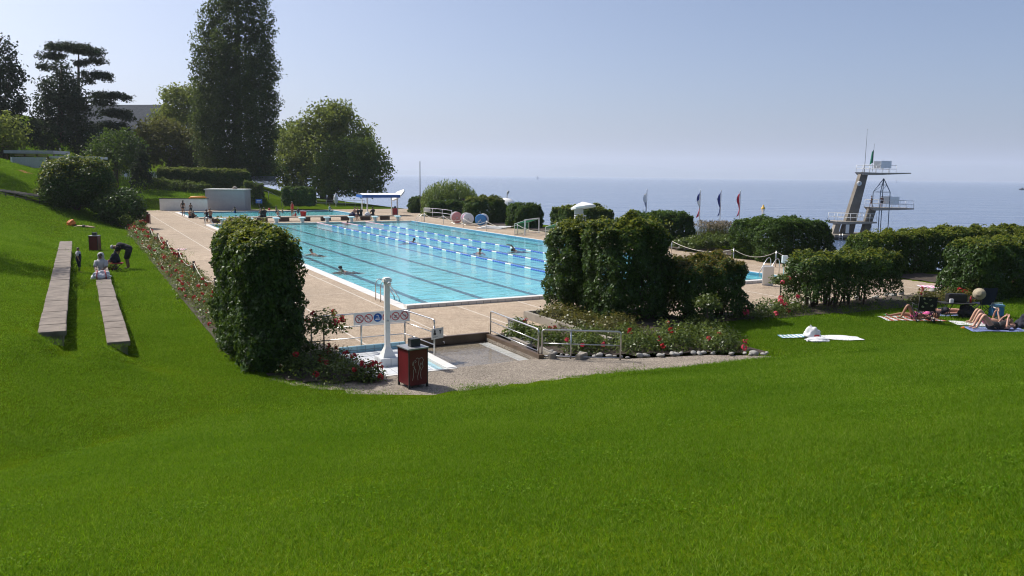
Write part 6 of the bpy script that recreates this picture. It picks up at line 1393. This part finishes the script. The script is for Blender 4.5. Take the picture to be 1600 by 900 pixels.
# people on the diving tower
for lab, px, py, rz, pose in (('diver standing at the rail of the middle tower platform, left one', 1361, 324, 60, WALK), ('diver standing on the middle tower platform by the steel mast', 1377, 324.5, -10, STAND)):
    q = T(px, py)+TO; person(lab, q, R(rz), pose, 1.74, 2, HAIRB, (trunks(NAVY),))
for lab, px in (('person in dark clothes standing under the lowest tower platform', 1321), ('second person under the lowest tower platform, closer to the lake', 1327)):
    q = T(px, 365)+TO; person(lab, q+Vector((0, -.4, 0)), R(30), STAND, 1.68, 2, HAIRB, (shirt(CHAR), shorts(NAVY)))
# ------------------------------------------------------------------ grass of the near lawn
g = np.random.default_rng(90)
M_BLADE, nt, b = new_mat('grass blade')
a = nt.nodes.new('ShaderNodeAttribute'); a.attribute_name = 'var'
oi = nt.nodes.new('ShaderNodeNewGeometry')
f = noise(nt, .45, 4, .6, oi.outputs['Position'])
c = ramp(nt, a.outputs['Fac'], (.013, .040, .002), (.160, .305, .006), 0, 1, [(.5, (.072, .168, .004)), (.97, (.25, .33, .06))])
c = mixc(nt, 1., c, ramp(nt, f, (.70, .80, .7), (1.18, 1.12, 1.1), .32, .68), 'MULTIPLY')
nt.links.new(c, b.inputs['Base Color']); b.inputs['Roughness'].default_value = .55; b.inputs['Specular IOR Level'].default_value = .03
tl = nt.nodes.new('ShaderNodeBsdfTranslucent'); nt.links.new(mixc(nt, .5, c, (.25, .45, .008)), tl.inputs[0])
mx = nt.nodes.new('ShaderNodeMixShader'); mx.inputs[0].default_value = .4; nt.links.new(b.outputs[0], mx.inputs[1]); nt.links.new(tl.outputs[0], mx.inputs[2]); nt.links.new(mx.outputs[0], nt.nodes['Material Output'].inputs[0])
def tile(seed, n, R_, h, wd):
    g = np.random.default_rng(seed); p = g.normal(0, R_*.5, (n, 2)); az = g.uniform(0, 6.28, n); hh = h*g.uniform(.5, 1.4, n); ln = g.normal(0, .8, (n, 2))*hh[:, None]
    cl = Waves(.22, seed)(np.stack([p[:, 0], p[:, 1], p[:, 0]*0], 1)); c2 = Waves(.075, seed+5)(np.stack([p[:, 0], p[:, 1], p[:, 0]*0], 1)); hh = hh*np.clip(1+.35*cl+.42*c2, .25, 2.0); wv = wd*g.uniform(.6, 1.4, n)
    B = np.stack([p[:, 0], p[:, 1], np.full(n, -.008)], 1); s = np.stack([np.cos(az)*wv, np.sin(az)*wv, 0*az], 1)
    V = np.stack([B-s, B+s, B+np.stack([ln[:, 0], ln[:, 1], hh], 1)], 1).reshape(-1, 3)
    # a few broad clover leaves
    var = np.clip(g.beta(2, 2, n)+.12*cl+.16*c2, 0, 1)
    o = np_mesh('grass_tuft', V, np.arange(3*n).reshape(n, 3), M_BLADE, None, np.repeat(var, 3), tris=True)
    COL.objects.unlink(o); return o
def grass(name, pts, tl_, scale):
    z = height(pts[:, 0], pts[:, 1]); e = .3
    gx_ = (height(pts[:, 0]+e, pts[:, 1])-z)/e; gy_ = (height(pts[:, 0], pts[:, 1]+e)-z)/e
    me = bpy.data.meshes.new(name); me.vertices.add(len(pts)); me.vertices.foreach_set('co', np.stack([pts[:, 0], pts[:, 1], z], 1).astype(np.float32).ravel())
    rot = np.zeros((len(pts), 3), np.float32); rot[:, 0] = np.arctan(gy_); rot[:, 1] = -np.arctan(gx_)
    a = me.attributes.new('rot', 'FLOAT_VECTOR', 'POINT'); a.data.foreach_set('vector', rot.ravel())
    a = me.attributes.new('spin', 'FLOAT_VECTOR', 'POINT'); sp_ = np.zeros((len(pts), 3), np.float32); sp_[:, 2] = g.uniform(0, 6.28, len(pts)); a.data.foreach_set('vector', sp_.ravel())
    o = bpy.data.objects.new(name, me); COL.objects.link(o)
    ng = bpy.data.node_groups.new(name, 'GeometryNodeTree'); ng.interface.new_socket('Geometry', in_out='INPUT', socket_type='NodeSocketGeometry'); ng.interface.new_socket('Geometry', in_out='OUTPUT', socket_type='NodeSocketGeometry')
    N = ng.nodes; i_ = N.new('NodeGroupInput'); o_ = N.new('NodeGroupOutput'); m2p = N.new('GeometryNodeMeshToPoints'); iop = N.new('GeometryNodeInstanceOnPoints')
    obi = N.new('GeometryNodeObjectInfo'); obi.inputs['Object'].default_value = tl_; obi.inputs['As Instance'].default_value = True
    na = N.new('GeometryNodeInputNamedAttribute'); na.data_type = 'FLOAT_VECTOR'; na.inputs[0].default_value = 'rot'
    nb = N.new('GeometryNodeInputNamedAttribute'); nb.data_type = 'FLOAT_VECTOR'; nb.inputs[0].default_value = 'spin'
    ri = N.new('GeometryNodeRotateInstances'); Lk = ng.links.new
    Lk(i_.outputs[0], m2p.inputs[0]); Lk(m2p.outputs[0], iop.inputs['Points']); Lk(obi.outputs['Geometry'], iop.inputs['Instance'])
    Lk(na.outputs[0], iop.inputs['Rotation']); iop.inputs['Scale'].default_value = (scale,)*3
    Lk(iop.outputs[0], ri.inputs[0]); Lk(nb.outputs[0], ri.inputs['Rotation']); ri.inputs['Local Space'].default_value = True
    Lk(ri.outputs[0], o_.inputs[0])
    md = o.modifiers.new('grass', 'NODES'); md.node_group = ng
    return tag(o, 'short mown bright green grass of the near lawn', 'grass', kind='stuff')
def field(y0, y1, step, wide):
    ys = np.arange(y0, y1, step); xs = np.arange(-wide*y1, wide*y1, step); X, Y = np.meshgrid(xs, ys)
    P = np.stack([X.ravel(), Y.ravel()], 1)+g.uniform(-step*.5, step*.5, (X.size, 2))
    P = P[np.abs(P[:, 0]) < wide*P[:, 1]+.8]; u, v = UV((P[:, 0], P[:, 1])); ok = poly_sd(FLAT, v, u) > .05
    for vc, wd, a, b_, top in BENCHES: ok &= ~((np.abs(v-vc) < wd/2+.12) & (P[:, 1] > a-.3) & (P[:, 1] < b_+.3))
    ok &= ~((v > 3.0) & (v < 4.65) & (u > 20)) & (v < 33)
    ok &= ~((v > 17) & (u > 19.3))
    return P[ok]
T1 = tile(1, 2000, .5, .025, .0032); T2 = tile(2, 1700, .62, .027, .0056)
grass('grass', field(3.2, 11.5, .36, .70), T1, 1.)
grass('grass', field(11.5, 26, .5, .72), T2, 1.15)
grass('grass', field(26, 44, .85, .72), T2, 1.9)
f3 = field(44, 84, 1.35, .72); f3 = f3[f3[:, 0] < -12]; grass('grass', f3, T2, 2.9)
f3 = field(84, 126, 2.2, .75); f3 = f3[(f3[:, 0] < -14)]; grass('grass', f3, T2, 4.6)
f3 = field(104, 150, 3.2, .34); f3 = f3[f3[:, 0] < 2]; grass('grass', f3, T2, 6.)

# patches of clover in the lawn
def clover(seed, n, R_):
    g = np.random.default_rng(seed); p = g.normal(0, R_*.5, (n, 2)); P = np.stack([p[:, 0], p[:, 1], g.uniform(.02, .05, n)], 1)
    o = leaf_obj('clover_patch', P, np.tile([0, 0, 1.], (n, 1)), .021, .019, M_BLADE, None, flat=1.2, up=.4, var=g.uniform(.3, .75, n), g=g); COL.objects.unlink(o); return o
cpts = field(3.4, 15, .9, .7); cpts = cpts[g.uniform(0, 1, len(cpts)) < .22+.3*(Waves(3, 8)(np.stack([cpts[:, 0], cpts[:, 1], 0*cpts[:, 0]], 1)) > .6)]
o = grass('clover', cpts, clover(5, 300, .55), 1.); o['label'] = 'paler clover patches in the near lawn'; o['category'] = 'clover'
